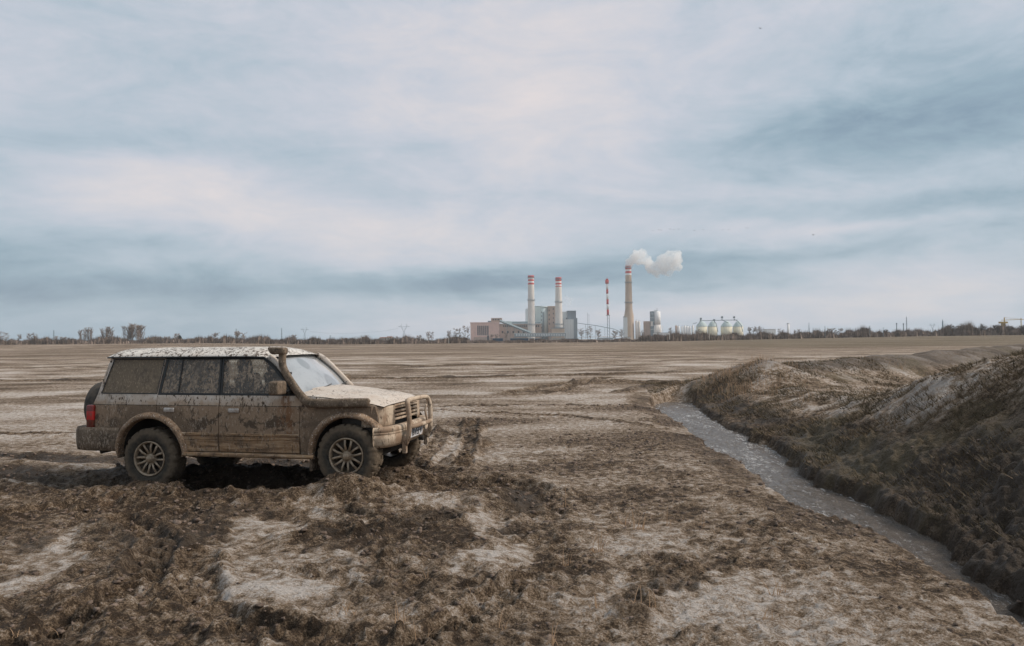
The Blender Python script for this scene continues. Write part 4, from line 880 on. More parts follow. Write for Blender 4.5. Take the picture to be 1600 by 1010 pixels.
W_brconc = wall_mat('weathered_concrete', (.56, .42, .31), .4, .12); W_red = wall_mat('warning_red', (.62, .07, .06), .3, .5); W_white = wall_mat('warning_white', (.88, .86, .84), .12, .5)
W_pale = wall_mat('pale_green_cladding', (.74, .82, .78), .15, .2, rib=.33); W_grey = wall_mat('grey_cladding', (.20, .24, .28), .4, .15, rib=.3); W_lgrey = wall_mat('light_grey_cladding', (.68, .71, .71), .2, .2, rib=.25)
W_steel = wall_mat('blue_grey_steel', (.24, .30, .33), .3, .6); W_dark = wall_mat('dark_opening', (.035, .04, .045), .2, 1); W_blue = wall_mat('dark_blue_sheet', (.02, .06, .11), .4, .8, rib=.5)
W_cream = wall_mat('cream_steel', (.85, .77, .58), .3, .5, rib=.3); W_teal = wall_mat('teal_roof', (.50, .58, .565), .35, .4); W_rust = wall_mat('rusty_sheet', (.22, .12, .08), .5, .8)
W_yel = wall_mat('yellow_steel', (.50, .33, .08), .4, .8); W_tile = wall_mat('brown_tile', (.20, .10, .07), .4, 1.0); W_house = wall_mat('cream_render', (.62, .56, .48), .35, 1.0); W_glass = wall_mat('grey_glass', (.035, .04, .045), .3, 1.0, .3)
YP = 1300
# pink turbine hall
f = Far('turbine_hall', 'pink turbine hall with six tall dark windows, left end of the power station', 'industrial building', 757, YP)
f.box('wall', 735, 779.5, 505.5, None, W_pink, 0, 40); f.box('parapet', 734.6, 779.9, 503.8, 505.5, W_pink, -.4, 40.4); f.box('plinth', 740, 767, 527, None, W_brown, -2, 0)
for k in range(6): wd_ = f.box('window', 745.8 + 3.1 * k, 747.6 + 3.1 * k, 509.2, 524, W_glass, -.3, .2); f.box('sill', 745.6 + 3.1 * k, 748.1 + 3.1 * k, 524, 524.5, W_conc, -.7, .1, wd_)
f.box('roof_house', 767.2, 784.5, 497.0, 503.7, W_brown, 6, 30); f.box('roof_house', 762, 767.1, 501.5, 503.7, W_steel, 8, 26)
for k in range(3): f.box('roof_window', 769.5 + 4 * k, 771.5 + 4 * k, 498.6, 500.6, W_dark, 5.6, 6.2)
f.box('door', 761, 764, 524.5, None, W_dark, -2.2, -1.9)
f = Far('boiler_hall', 'long low brown brick boiler hall behind the two pale chimneys', 'industrial building', 812, YP + 15)
f.box('wall', 780.2, 846, 506.5, None, W_brown, 0, 45); f.box('roof', 780.2, 846.3, 505.6, 506.5, W_lgrey, -.6, 46)
f.box('roof_monitor', 786, 800, 502.2, 505.6, W_teal, 8, 30); f.box('roof_monitor', 799, 826, 502.4, 505.6, W_steel, 12, 34); f.box('roof_monitor', 836, 845, 503.4, 505.6, W_steel, 10, 30)
for k in range(18): f.box('window', 786 + 3.2 * k, 788.0 + 3.2 * k, 508.4, 511.2, W_glass, -.25, .2)
for k in range(7): f.box('doorway', 784 + 8.3 * k, 786.4 + 8.3 * k, 517.5, 521, W_dark, -.25, .2)
f = Far('conveyor_gallery', 'steep grey conveyor gallery slanting down from the pink hall to the first chimney', 'conveyor', 806, YP - 25)
g = MB(); g.tube([(f.X(781), 0, f.Z(501.5, 781)), (f.X(829), 0, f.Z(520.5, 829))], f.s, 4, True, False, (1.9, 2.0, 1.)); g.build('enclosed_belt', W_steel, f.o)
for x_, y_ in ((792, 507), (804, 512), (816, 516.5)): f.bar('trestle_leg', [(x_, y_), (x_, 531)], .35, W_steel)
f = Far('conveyor_bridge', 'long low blue grey conveyor bridge with a row of windows in front of the chimneys', 'conveyor', 844, YP - 45)
f.box('gallery', 803.5, 884, 521.3, 526.2, W_steel, 0, 5); f.box('roof', 803.2, 884.3, 520.6, 521.3, W_lgrey, -.4, 5.4)
for k in range(20): f.box('window', 806 + 3.9 * k, 808.3 + 3.9 * k, 522.6, 524.6, W_lgrey, -.2, .1)
for k in range(11): f.box('trestle_leg', 805 + 7.8 * k, 805.6 + 7.8 * k, 526.2, None, W_steel, 1, 2)
def chimney(label, px, top, halft, halfb, bands, mat, rings, base=None, Y_=YP):
    f = Far('chimney', label, 'chimney', px, Y_, None); z1 = f.Z(top); zb = 0; sh = MB(); zs_ = f.Z(bands[-1][1]) if bands else z1
    def rad(z): q = z / z1; return (halfb + (halft - halfb) * q) * f.s
    if base:   # wide foot
        zf0, zf1, rb_ = f.Z(base[0]), f.Z(base[1]), base[2] * f.s
        sh.lathe([(rb_ * 1.05, 0), (rb_, zf1 * .5), (rb_ * .97, zf1), (rad(zf0), zf0), (rad(zs_), zs_)], 36, 'z')
    else: sh.lathe([(rad(0), 0), (rad(zs_ * .5), zs_ * .5), (rad(zs_), zs_)], 36, 'z')
    sh.build('shaft', mat, f.o)
    for a, b_, c in bands:
        g = MB(); z_a, z_b = f.Z(a), f.Z(b_); g.lathe([(rad(z_b), z_b), (rad(z_a), z_a)], 36, 'z'); g.build('painted_band', W_red if c else W_white, f.o)
    g = MB(); g.lathe([(rad(z1) * .72, z1 - 4), (rad(z1) * .72, z1 + .8), (rad(z1) * 1.06, z1 + .8), (rad(z1) * 1.06, z1 - 1.2), (rad(z1), z1 - 1.2)], 36, 'z'); g.build('rim', W_red, f.o)
    for y_ in rings:
        g = MB(); z_ = f.Z(y_); r_ = rad(z_); g.lathe([(r_ * .98, z_ - .4), (r_ * 1.22, z_ - .4), (r_ * 1.22, z_ + .1), (r_ * .98, z_ + .1)], 36, 'z'); pf = g.build('platform', W_steel, f.o)
        g = MB(); g.lathe([(r_ * 1.22, z_ + 1.2), (r_ * 1.24, z_ + 1.35), (r_ * 1.22, z_ + 1.5)], 36, 'z')
        for k in range(16): a = k * math.pi / 8; g.tube([(r_ * 1.22 * math.cos(a), r_ * 1.22 * math.sin(a), z_), (r_ * 1.22 * math.cos(a), r_ * 1.22 * math.sin(a), z_ + 1.5)], .08, 4)
        g.build('railing', W_steel, pf)
    g = MB(); g.box(rad(z1) * .80, rad(z1) * .80 + .5, -rad(0) * .75, -rad(0) * .75 + .5, 2, z1 * .97)
    return f
chimney('tall pale chimney with red and white bands, leftmost of the power station chimneys', 830.3, 431.5, 4.55, 6.2, [(431.5, 434.2, 1), (434.2, 436.8, 0), (436.8, 439.6, 1), (439.6, 442.2, 0), (442.2, 445, 1)], W_conc, (434.2, 469.3, 507.5))
chimney('tall pale chimney with red and white bands, just left of the dark grey boiler house', 873.2, 434.4, 4.5, 6.4, [(434.4, 439.8, 1), (439.8, 442.4, 0), (442.4, 445, 1), (445, 447, 0), (447, 448.4, 1)], W_conc, (437, 472.2, 507, 512))
c3 = chimney('brown concrete chimney giving off white smoke, with a broad flared foot', 982.8, 416.4, 4.5, 6.4, [(416.4, 421.2, 1), (421.2, 424, 0), (424, 427.2, 1), (427.2, 430.2, 0)], W_brconc, (418.8, 441.8, 473.2), (484, 493.5, 7.6))
f = Far('boiler_house', 'pale green boiler house with a rounded tower between the two banded chimneys', 'industrial building', 842, YP + 60)
f.box('wing', 821.5, 836.5, 482.5, None, W_lgrey, 0, 30); f.box('block', 836.5, 848, 479.2, None, W_pale, 4, 34); f.cyl('round_tower', 852, 5.6, 480.6, None, W_pale, d=6); f.cyl('tower_cap', 852, 6.3, 478.9, 480.6, W_pale, d=6)
f.box('roof_edge', 836, 848, 478.3, 479.2, W_teal, 3, 35)
for k in range(5): f.box('louvre', 846.2, 847.6, 487 + 6 * k, 489.5 + 6 * k, W_dark, 3.6, 4.2)
f.box('duct', 847.8, 849.4, 488, None, W_steel, -2, 1)
f = Far('bunker_tower', 'narrow brown brick tower between the round pale tower and the second banded chimney', 'industrial building', 862, YP + 50)
f.box('wall', 856.6, 868.5, 480.2, None, W_brown, 0, 20); f.box('parapet', 856.2, 868.9, 478.6, 480.2, W_brconc, -.5, 20.5)
for k in range(4): f.box('window', 857.6, 859, 484 + 7 * k, 486.5 + 7 * k, W_dark, -.2, .2); f.box('window', 864, 865.4, 482 + 7 * k, 484.5 + 7 * k, W_dark, -.2, .2)
f = Far('grey_boiler_block', 'dark and light grey clad boiler block right of the second banded chimney', 'industrial building', 890, YP + 40)
f.box('light_bay', 879.4, 887, 487, None, W_lgrey, 4, 40); f.box('dark_bay', 887, 900.2, 486.3, None, W_grey, 0, 40); f.box('annex', 881, 895.3, 499.5, None, W_lgrey, -14, 0)
f.box('stair_tower', 900.3, 902.6, 497, None, W_steel, 6, 14); f.box('roof_edge', 886.8, 900.5, 485.7, 486.3, W_steel, -.6, 40.6); f.box('hatch', 884.6, 886.3, 497, 499, W_dark, 3.6, 4.1)
f = Far('chimney_base_house', 'low brick plant house with a blue roof at the foot of the second banded chimney', 'industrial building', 872, YP - 20)
f.box('wall', 862, 882, 513.5, None, W_brconc, 0, 12); f.box('roof', 861.6, 882.4, 512.6, 513.5, W_steel, -.5, 12.5)
f = Far('pipe_bridge', 'thin sloping pipe bridge running down from the grey boiler block towards the trees', 'pipe bridge', 940, YP + 20)
f.bar('pipe', [(901, 505), (932, 509), (960, 514.5), (972, 521)], .45, W_steel); f.bar('pipe', [(903, 528), (930, 526.5), (978, 526)], .55, W_white)
for x_, y_ in ((915, 507), (930, 509), (945, 512), (958, 514)): f.bar('trestle_leg', [(x_, y_), (x_, 531)], .25, W_steel)
# red and white flare stack
f = Far('flare_stack', 'slim red and white striped mast standing on two grey legs', 'mast', 950.4, YP)
for a, b_, c in ((443.5, 452.5, 0), (452.5, 459.2, 1), (459.2, 468, 0), (468, 475.8, 1), (475.8, 484, 0), (484, 492.5, 1)):
    f.cyl('striped_section', 949.2 + (a - 440) * .018, 1.75, a, b_, W_red if c else W_white)
f.cyl('head', 949.2, 2.7, 438, 443.4, W_red, 2.9); f.cyl('head_tip', 949.2, 1.9, 435.8, 438, W_red); f.cyl('platform', 950.2, 3.2, 492.5, 493.3, W_steel)
f.bar('leg', [(949.2, 493), (948.7, 531)], .42, W_steel); f.bar('leg', [(952.0, 493), (952.6, 531)], .42, W_steel); f.bar('lightning_rod', [(949.2, 436), (949.2, 432.6)], .2, W_steel)
for k in range(6): f.bar('brace', [(949.1, 496 + 5 * k), (952.3, 500 + 5 * k)], .16, W_steel)
f = Far('precipitator_tower', 'small grey steel tower touching the foot of the smoking brown chimney', 'tower', 978, YP - 10)
f.box('casing', 975.4, 980.5, 496, None, W_lgrey, 0, 10); f.box('top', 975, 977, 494.6, 496, W_steel, 2, 8)
for k, x_ in enumerate((994.5, 998.5)):
    f = Far('storage_tank', ('thin white tank just right of the smoking chimney foot', 'thin white tank second to the right of the smoking chimney foot')[k], 'tank', x_, YP - 5, 'white tanks beside the smoking chimney')
    f.cyl('shell', x_, 1.9, 502 + k, None, W_conc, cap=1.5); f.cyl('vent', x_, .4, 499.4 + k, 502 + k, W_steel)
# concrete batch tower
f = Far('silo_tower', 'tall white cylindrical silo with a grey stair tower, right of the smoking chimney', 'silo', 1025, YP)
f.cyl('shell', 1027.3, 5.0, 487.2, 508, W_white, 4.6, cap=1); f.cyl('skirt', 1027.5, 6.6, 508, None, W_conc, 5.2); f.box('stair_tower', 1016.6, 1022, 486.8, None, W_steel, -2, 6); f.box('lower_block', 1007.6, 1016.4, 502.2, None, W_brown, 0, 14); f.box('cabin', 1016.5, 1019.5, 502.5, 510, W_conc, -3, -2)
f.bar('roof_mast', [(1026.8, 487), (1026.8, 481.6)], .35, W_steel); f.box('roof_cabin', 1022.3, 1028, 484.9, 487, W_lgrey, -1, 3)
for k in range(5): f.box('landing', 1016.2, 1022.4, 490.5 + 6 * k, 491.2 + 6 * k, W_lgrey, -2.6, 6.4)
for x_ in (1021.5, 1024, 1031, 1033.6): f.bar('leg', [(x_, 509), (x_ + (x_ - 1027.3) * .15, 529)], .35, W_white, -6)
# low white row of silos
xs_s = [1056.5, 1060.3, 1066, 1070, 1074, 1077.8, 1082.5]
lb = ['dark stubby silo at the left end of the low silo row', 'white squat silo second in the low silo row', 'white squat silo third in the low silo row', 'white squat silo fourth in the low silo row', 'white squat silo fifth in the low silo row', 'white squat silo sixth in the low silo row', 'white squat silo nearest the domed grain silos']
for k, x_ in enumerate(xs_s):
    f = Far('small_silo', lb[k], 'silo', x_, YP, 'low silo row left of the domed grain silos'); f.cyl('shell', x_, 1.75, 509.6 + (k % 3) * .7, None, W_brown if k == 0 else W_white, cap=1.2); f.cyl('hatch', x_, .5, 507.8 + (k % 3) * .7, 509.6 + (k % 3) * .7, W_steel)
# domed silos
dl_ = ['cream grain silo with a teal cone roof, leftmost of four', 'smaller cream grain silo with a teal cone roof, second of four', 'cream grain silo with a teal cone roof, third of four', 'cream grain silo with a teal cone roof, rightmost of four']
for k, (x_, r_) in enumerate(((1096.5, 8.6), (1113.5, 7.2), (1135.3, 9.0), (1153.3, 7.6))):
    f = Far('grain_silo', dl_[k], 'silo', x_, YP + 10, 'domed grain silos'); f.cyl('shell', x_, r_, 510.6, None, W_cream)
    g = MB(); z0, z1 = f.Z(510.6), f.Z(501.6); Rr = r_ * f.s; g.lathe([(Rr * 1.03, z0), (Rr * .80, z0 + (z1 - z0) * .42), (Rr * .45, z0 + (z1 - z0) * .78), (Rr * .12, z1), (0, z1)], 32, 'z'); g.build('cone_roof', W_teal, f.o)
f = Far('elevator_frame', 'steel elevator frame with leaning legs spanning over the domed grain silos', 'conveyor', 1125, YP - 12)
f.bar('top_conveyor', [(1094, 501.2), (1152, 500.2)], .55, W_steel); f.bar('inclined_leg', [(1088, 518), (1095, 499)], .7, W_teal); f.bar('inclined_leg', [(1083, 506), (1089, 504.6)], .5, W_steel)
for pts in ([(1114, 500), (1119, 506), (1121.6, 519)], [(1127.5, 499.5), (1132, 502), (1138, 505)], [(1147, 499), (1153, 502), (1158.5, 509), (1160.5, 519)]): f.bar('curved_spout', pts, .55, W_steel)
for x_, y_ in ((1095.2, 496.8), (1116, 499), (1128.4, 494.6), (1147.2, 494.6)): f.box('head_house', x_ - 1.3, x_ + 1.3, y_, y_ + 3, W_steel, -1.5, 1.5); f.bar('post', [(x_, y_ + 3), (x_, y_ + 7)], .4, W_steel)
# sheds along the near side of the station
def shed(name, label, cat, a, b_, top, mat, Y_=900, roof=W_steel, wins=0, group=None, pitch=0):
    f = Far(name, label, cat, (a + b_) / 2, Y_, group); f.box('wall', a, b_, top, None, mat, 0, 10)
    if pitch:
        g = MB(); x0, x1, z0 = f.X(a - .3), f.X(b_ + .3), f.Z(top); z1 = z0 + pitch * f.s; g.add([(x0, -.4, z0), (x1, -.4, z0), (x1, 10.4, z0), (x0, 10.4, z0), (x0 + .5, 5, z1), (x1 - .5, 5, z1)], [(0, 1, 5, 4), (2, 3, 4, 5), (1, 2, 5), (3, 0, 4), (3, 2, 1, 0)]); g.build('roof', roof, f.o)
    else: f.box('roof', a - .3, b_ + .3, top - .6, top, roof, -.4, 10.4)
    for k in range(wins): q = a + (k + .5) * (b_ - a) / wins; f.box('window', q - .45, q + .45, top + 1.3, top + 2.7, W_glass, -.15, .1)
    return f
shed('blue_container', 'dark blue container left of two at the foot of the pink hall', 'container', 769.5, 785.5, 529.2, W_blue, 800)
shed('blue_container', 'longer dark blue container below the slanting conveyor gallery', 'container', 797, 825.5, 529.2, W_blue, 800)
shed('blue_container', 'small dark blue container just left of the cream shed', 'container', 836, 847, 529.6, W_blue, 800)
shed('rusty_container', 'rusty brown container between the blue containers', 'container', 827, 834.6, 529.4, W_rust, 800)
shed('cream_shed', 'low cream shed with small windows below the second banded chimney', 'shed', 863.5, 884, 529, W_house, 820, wins=5)
shed('brown_shed', 'low brown sheet shed between the cream shed and the striped mast', 'shed', 884.8, 903, 529.8, W_rust, 830)
shed('grey_shed', 'grey open-sided store directly below the striped mast', 'shed', 934, 958, 528.6, W_lgrey, 850)
shed('brown_store', 'brown low store right of the grey open-sided store', 'shed', 962, 972, 529.6, W_rust, 840)
shed('gatehouse', 'small pale gatehouse at the foot of the smoking chimney', 'building', 976, 985, 527.5, W_conc, 850, wins=2)
shed('white_warehouse', 'long low white warehouse right of the white silo tower', 'building', 1022, 1046, 520.6, W_white, 1200)
shed('cream_house', 'cream house with dark windows left of two pale houses near the large pylon', 'house', 592, 601, 528.5, W_house, 620, W_tile, 3, None, 1.6)
shed('cream_house', 'taller cream house right of two pale houses near the large pylon', 'house', 603, 611, 527.4, W_house, 620, W_tile, 3, None, 1.6)
shed('low_cottage', 'low brown-roofed cottage above the rear of the car roof', 'house', 236, 246, 531.0, W_house, 560, W_tile, 2, None, 2)
shed('low_cottage', 'low pink-walled cottage right of the first brown-roofed cottage', 'house', 284, 296, 532.0, W_pink, 560, W_tile, 2, None, 1.6)
shed('low_cottage', 'red-brown cottage beneath the round bare tree above the car roof', 'house', 331, 342, 532.0, W_rust, 560, W_tile, 2, None, 1.8)
shed('white_cottage', 'tiny white cottage left of the three upright tree clumps', 'house', 109, 114, 534.0, W_white, 560, W_tile, 1, None, 1.2)
shed('pale_warehouse', 'pale flat warehouse right of the domed grain silos', 'building', 1196, 1212, 515.0, W_white, 1150, W_lgrey)
f = Far('white_tower', 'plain white tower on the skyline right of the pale flat warehouse', 'tower', 1231.5, 1150); f.cyl('shaft', 1231.5, 1.9, 506, None, W_white); f.cyl('cap', 1231.5, 2.2, 505.2, 506, W_lgrey)
for k, (x_, tp) in enumerate(((1401, 505), (1411.6, 505.5))):
    f = Far('slim_chimney', ('slim grey chimney, left of two near the distant lattice tower', 'slim grey chimney, right of two near the distant lattice tower')[k], 'chimney', x_, 1100); f.cyl('shaft', x_, .75, tp, None, W_steel); f.cyl('top_band', x_, .95, tp - .1, tp + 2, W_grey)
f = Far('concrete_column', 'thick grey concrete column at the left end of the dark tree belt', 'column', 1473, 700); f.cyl('shaft', 1473, 1.4, 501.5, None, W_steel, 1.0); f.bar('aerial', [(1473, 502), (1473, 499)], .25, W_steel)
f = Far('yellow_crane', 'yellow tower crane over the dark tree belt at the right edge', 'crane', 1569, 800)
f.box('tower', 1566.6, 1571.2, 505.5, None, W_yel, 0, 3); f.box('machine_house', 1564, 1574, 502.8, 505.5, W_yel, -1, 4); f.bar('mast', [(1569.5, 503), (1569.5, 496.3)], .8, W_yel); f.bar('jib', [(1565, 500.6), (1600, 499.2)], .45, W_yel); f.bar('jib_tie', [(1569.5, 496.6), (1598, 499)], .2, W_yel); f.bar('end_post', [(1595.5, 497.5), (1595.5, 512)], .6, W_yel)
# pylons and poles
def pylon(label, px, base, top, Y_, kind='cross', cat='pylon', w_=3.5):
    f = Far('pylon', label, cat, px, Y_); z1 = f.Z(top); b_ = w_ * f.s * .5; g = MB(); r_ = .16 * f.s
    if kind == 'delta':
        zk = z1 * .55
        for a in (-1, 1):
            for d in (-1, 1): g.tube([(a * b_, d * b_, 0), (a * b_ * .25, d * b_ * .25, zk)], r_, 4)
        for a in (-1, 1): g.tube([(0, 0, zk), (a * b_ * 1.5, 0, z1 * .84), (a * b_ * 1.2, 0, z1)], r_ * 1.1, 4); g.tube([(a * b_ * .2, 0, zk * 1.02), (a * b_ * .9, 0, z1 * .84)], r_ * .7, 4)
        g.build('lattice_body', W_steel, f.o); g = MB(); g.tube([(-b_ * 3.0, 0, z1 * .84), (b_ * 3.0, 0, z1 * .84)], r_ * 1.2, 4); g.tube([(-b_ * 3.0, 0, z1 * .84), (-b_ * 1.2, 0, z1 * .92)], r_ * .7, 4); g.tube([(b_ * 3.0, 0, z1 * .84), (b_ * 1.2, 0, z1 * .92)], r_ * .7, 4); g.build('crossarm', W_steel, f.o)
    else:
        for a in (-1, 1):
            for d in (-1, 1): g.tube([(a * b_ * .5, d * b_ * .5, 0), (a * b_ * .08, d * b_ * .08, z1)], r_, 4)
        for k in range(7): q = 1 - k / 8; g.tube([(-b_ * .5 * q, 0, z1 * k / 8), (b_ * .5 * (q - .12), 0, z1 * (k + 1) / 8)], r_ * .7, 4)
        g.build('lattice_body', W_steel, f.o)
        for q in (.62, .78, .92): g = MB(); g.tube([(-b_ * 1.3 * (1.5 - q), 0, z1 * q), (b_ * 1.3 * (1.5 - q), 0, z1 * q)], r_, 4); g.build('crossarm', W_steel, f.o)
    return f
pylon('lattice pylon on the skyline far left, between two low bare trees', 84, 537, 516, 650)
pylon('thin lattice pylon rising behind the tangled trees above the car roof', 369, 535, 513.5, 650)
pylon('thin lattice pylon left of the two-armed pylon above the windscreen', 440, 535, 512.5, 700, w_=3)
pylon('two-armed delta pylon on the skyline above the windscreen of the car', 476, 536, 511.5, 700, 'delta', w_=4)
pylon('small lattice pylon between the two delta pylons', 516, 536, 524, 900)
pylon('large delta pylon on the skyline left of the pink hall', 631, 534, 506, 650, 'delta', w_=6)
pylon('tall lattice tower on the skyline right of the two slim chimneys', 1416.6, 513, 495, 900)
pylon('small faint pylon between the lattice tower and the concrete column', 1457, 515, 505, 1000, 'delta')
pylon('thin pole-like pylon right of the white tower', 1264, 522, 504, 900, w_=2)
f = Far('power_line', 'sagging power line strung between the two delta pylons', 'power line', 550, 690)
f.bar('cable', [(484, 518.5), (510, 520.8), (540, 521.3), (570, 520.4), (600, 517.6), (622, 513.4)], .10, W_steel)
pl_l = ['pale post standing in the scrub right of the car bonnet', 'pale post second to the right in the scrub before the houses', 'pale post third in the scrub before the houses', 'pale post fourth, close to the left cream house', 'pale post directly right of the large delta pylon', 'pale post between the large pylon and the pink hall trees', 'short pale post near the pink hall trees']
for k, x_ in enumerate((533, 556, 564, 579, 657, 667, 701)):
    f = Far('post', pl_l[k], 'post', x_, 430, 'pale posts in the scrub line'); f.bar('shaft', [(x_, 537), (x_, 527.5 - (k % 3))], .32, W_conc); f.box('cap', x_ - .5, x_ + .5, 526.9 - (k % 3), 527.6 - (k % 3), W_steel, -.15, .15)
pr_l = ['dark pole rising from the hedge right of the white tower', 'dark pole beside the round tree right of the hedge middle', 'grey pole left of the two slim chimneys', 'white post in front of the domed grain silos', 'pale post in front of the white silo tower']
for k, (x_, tp, b_) in enumerate(((1289, 510, 527), (1359, 509, 526), (1380, 512, 526), (1108, 520, 531), (1046, 519, 531))):
    f = Far('utility_pole', pr_l[k], 'pole', x_, 420, 'poles along the far hedge'); f.bar('shaft', [(x_, b_), (x_, tp)], .28, W_conc if k > 2 else W_steel); f.bar('crossarm', [(x_ - 1, tp + 1), (x_ + 1, tp + 1)], .16, W_steel)
for k, (x_, tp) in enumerate(((918, 489), (920.3, 491))):
    f = Far('thin_mast', ('thin grey mast between the grey boiler block and striped mast, left of a pair', 'thin grey mast between the grey boiler block and striped mast, right of a pair')[k], 'mast', x_, YP); f.bar('shaft', [(x_, tp), (x_, 531)], .2, W_steel); f.bar('aerial', [(x_ - .8, tp + 2), (x_ + .8, tp + 2)], .14, W_steel)
# ---- trees
def tree_mats():
    a, t, b = newmat('bare_twigs'); P = t.coord('Object'); t.l.new(t.mix(t.noise(P, .5, 4, .6), (.20, .155, .13), (.38, .31, .265)), b.inputs['Base Color']); b.inputs['Roughness'].default_value = 1
    c, t, b = newmat('dark_evergreen'); P = t.coord('Object'); t.l.new(t.mix(t.noise(P, .5, 4, .6), (.020, .026, .018), (.05, .055, .035)), b.inputs['Base Color']); b.inputs['Roughness'].default_value = 1
    d, t, b = newmat('brown_scrub'); P = t.coord('Object'); t.l.new(t.ramp(t.noise(t.mapv(P, (1, 1, 2)), .11, 9, .75), [(.3, (.075, .062, .047)), (.48, (.17, .128, .10)), (.6, (.31, .24, .20)), (.75, (.22, .18, .12))]), b.inputs['Base Color']); b.inputs['Roughness'].default_value = 1
    e, t, b = newmat('dark_twigs'); P = t.coord('Object'); t.l.new(t.mix(t.noise(P, .4, 4, .6), (.085, .070, .056), (.18, .14, .11)), b.inputs['Base Color']); b.inputs['Roughness'].default_value = 1
    return a, c, d, e
T_bare, T_ever, T_scrub, T_dark = tree_mats()  # bare, scrub and dark twig colours lightened, distance haze put into base colour
def tri(g, a, b_, w_):
    d = (b_ - a); sdv = d.cross(Vector((random.uniform(-1, 1), random.uniform(-1, 1), .2))).normalized() * w_
    n = len(g.v); g.v += [(a - sdv)[:], (a + sdv)[:], b_[:]]; g.f.append((n, n + 1, n + 2)); g.sm.append(False)
def tree(label, px, top, halfw, Y_=500, kind='bare', stems=1, name='bare_tree', group=None, mat=None):
    f = Far(name, label, 'tree', px, Y_, group); H_ = max(f.Z(top), 2.5); Wd = halfw * f.s; unit = f.s * .30; rnd = random
    tk = MB(); cr_ = MB()
    if kind == 'cypress':
        tk.tube([(0, 0, 0), (0, 0, H_ * .5)], [unit * 1.5, unit * .5], 5)
        for k in range(700):
            h = rnd.random() ** .8; r_ = Wd * (math.sin(math.pi * min(1, h * .85 + .15)) ** .7) * rnd.random() ** .5; a = rnd.uniform(0, 6.28)
            p = Vector((r_ * math.cos(a), r_ * math.sin(a), .08 * H_ + h * H_ * .92)); tri(cr_, p, p + Vector((rnd.uniform(-1, 1), rnd.uniform(-1, 1), rnd.uniform(.5, 2))) * unit * 2.5, unit * 1.4)
    else:
        stems = int(stems * 1.5) if kind == 'upright' else stems
        for s_ in range(stems):
            bx_ = 0 if stems == 1 else rnd.uniform(-.8, .8) * Wd; by_ = rnd.uniform(-.4, .4) * Wd; hh_ = H_ * rnd.uniform(.8, 1.0) * (1 if stems == 1 else (1 - .25 * (bx_ / Wd) ** 2))
            lean = Vector((rnd.uniform(-.05, .05) * hh_, rnd.uniform(-.05, .05) * hh_, 0)); b0 = Vector((bx_, by_, 0)); tp_ = b0 + lean + Vector((0, 0, hh_))
            upr = kind == 'upright'
            tk.tube([b0, b0.lerp(tp_, .4), b0.lerp(tp_, .8)], [unit * 1.1, unit * .8, unit * .4], 5)
            nb_ = 40 if stems == 1 else (30 if kind != 'upright' else 26)
            for k in range(nb_):
                q = rnd.uniform(.12, .92); p = b0.lerp(tp_, q); a = rnd.uniform(0, 6.28)
                L_ = (Wd if stems == 1 else Wd * .6) * (math.sin(math.pi * min(1, (q - .1) * .95)) ** .6 if not upr else .55) * rnd.uniform(.6, 1.1); up_ = rnd.uniform(.3, .9) if not upr else rnd.uniform(1.6, 2.8)
                d = Vector((math.cos(a), math.sin(a), up_)); d.normalize(); e = p + d * L_ * (1 if not upr else 1.7); e.z = min(e.z, hh_ * 1.03)
                tri(cr_, p, e, unit * .75)
                for j_ in range(11):
                    q2 = rnd.uniform(.25, 1); p2 = p.lerp(e, q2); d2 = (d + Vector((rnd.uniform(-1, 1), rnd.uniform(-1, 1), rnd.uniform(-.3, 1))) * (.8 if not upr else .35)).normalized(); e2 = p2 + d2 * L_ * rnd.uniform(.3, .6)
                    tri(cr_, p2, e2, unit * .62)
                    if j_ % 2: tri(cr_, p2.lerp(e2, .5), p2.lerp(e2, .5) + Vector((rnd.uniform(-1, 1), rnd.uniform(-1, 1), rnd.uniform(0, 1))) * L_ * .35, unit * .55)
    m_ = mat or (T_ever if kind == 'cypress' else T_bare); tk.build('trunk', m_, f.o); cr_.build('crown', m_, f.o, recalc=False); return f
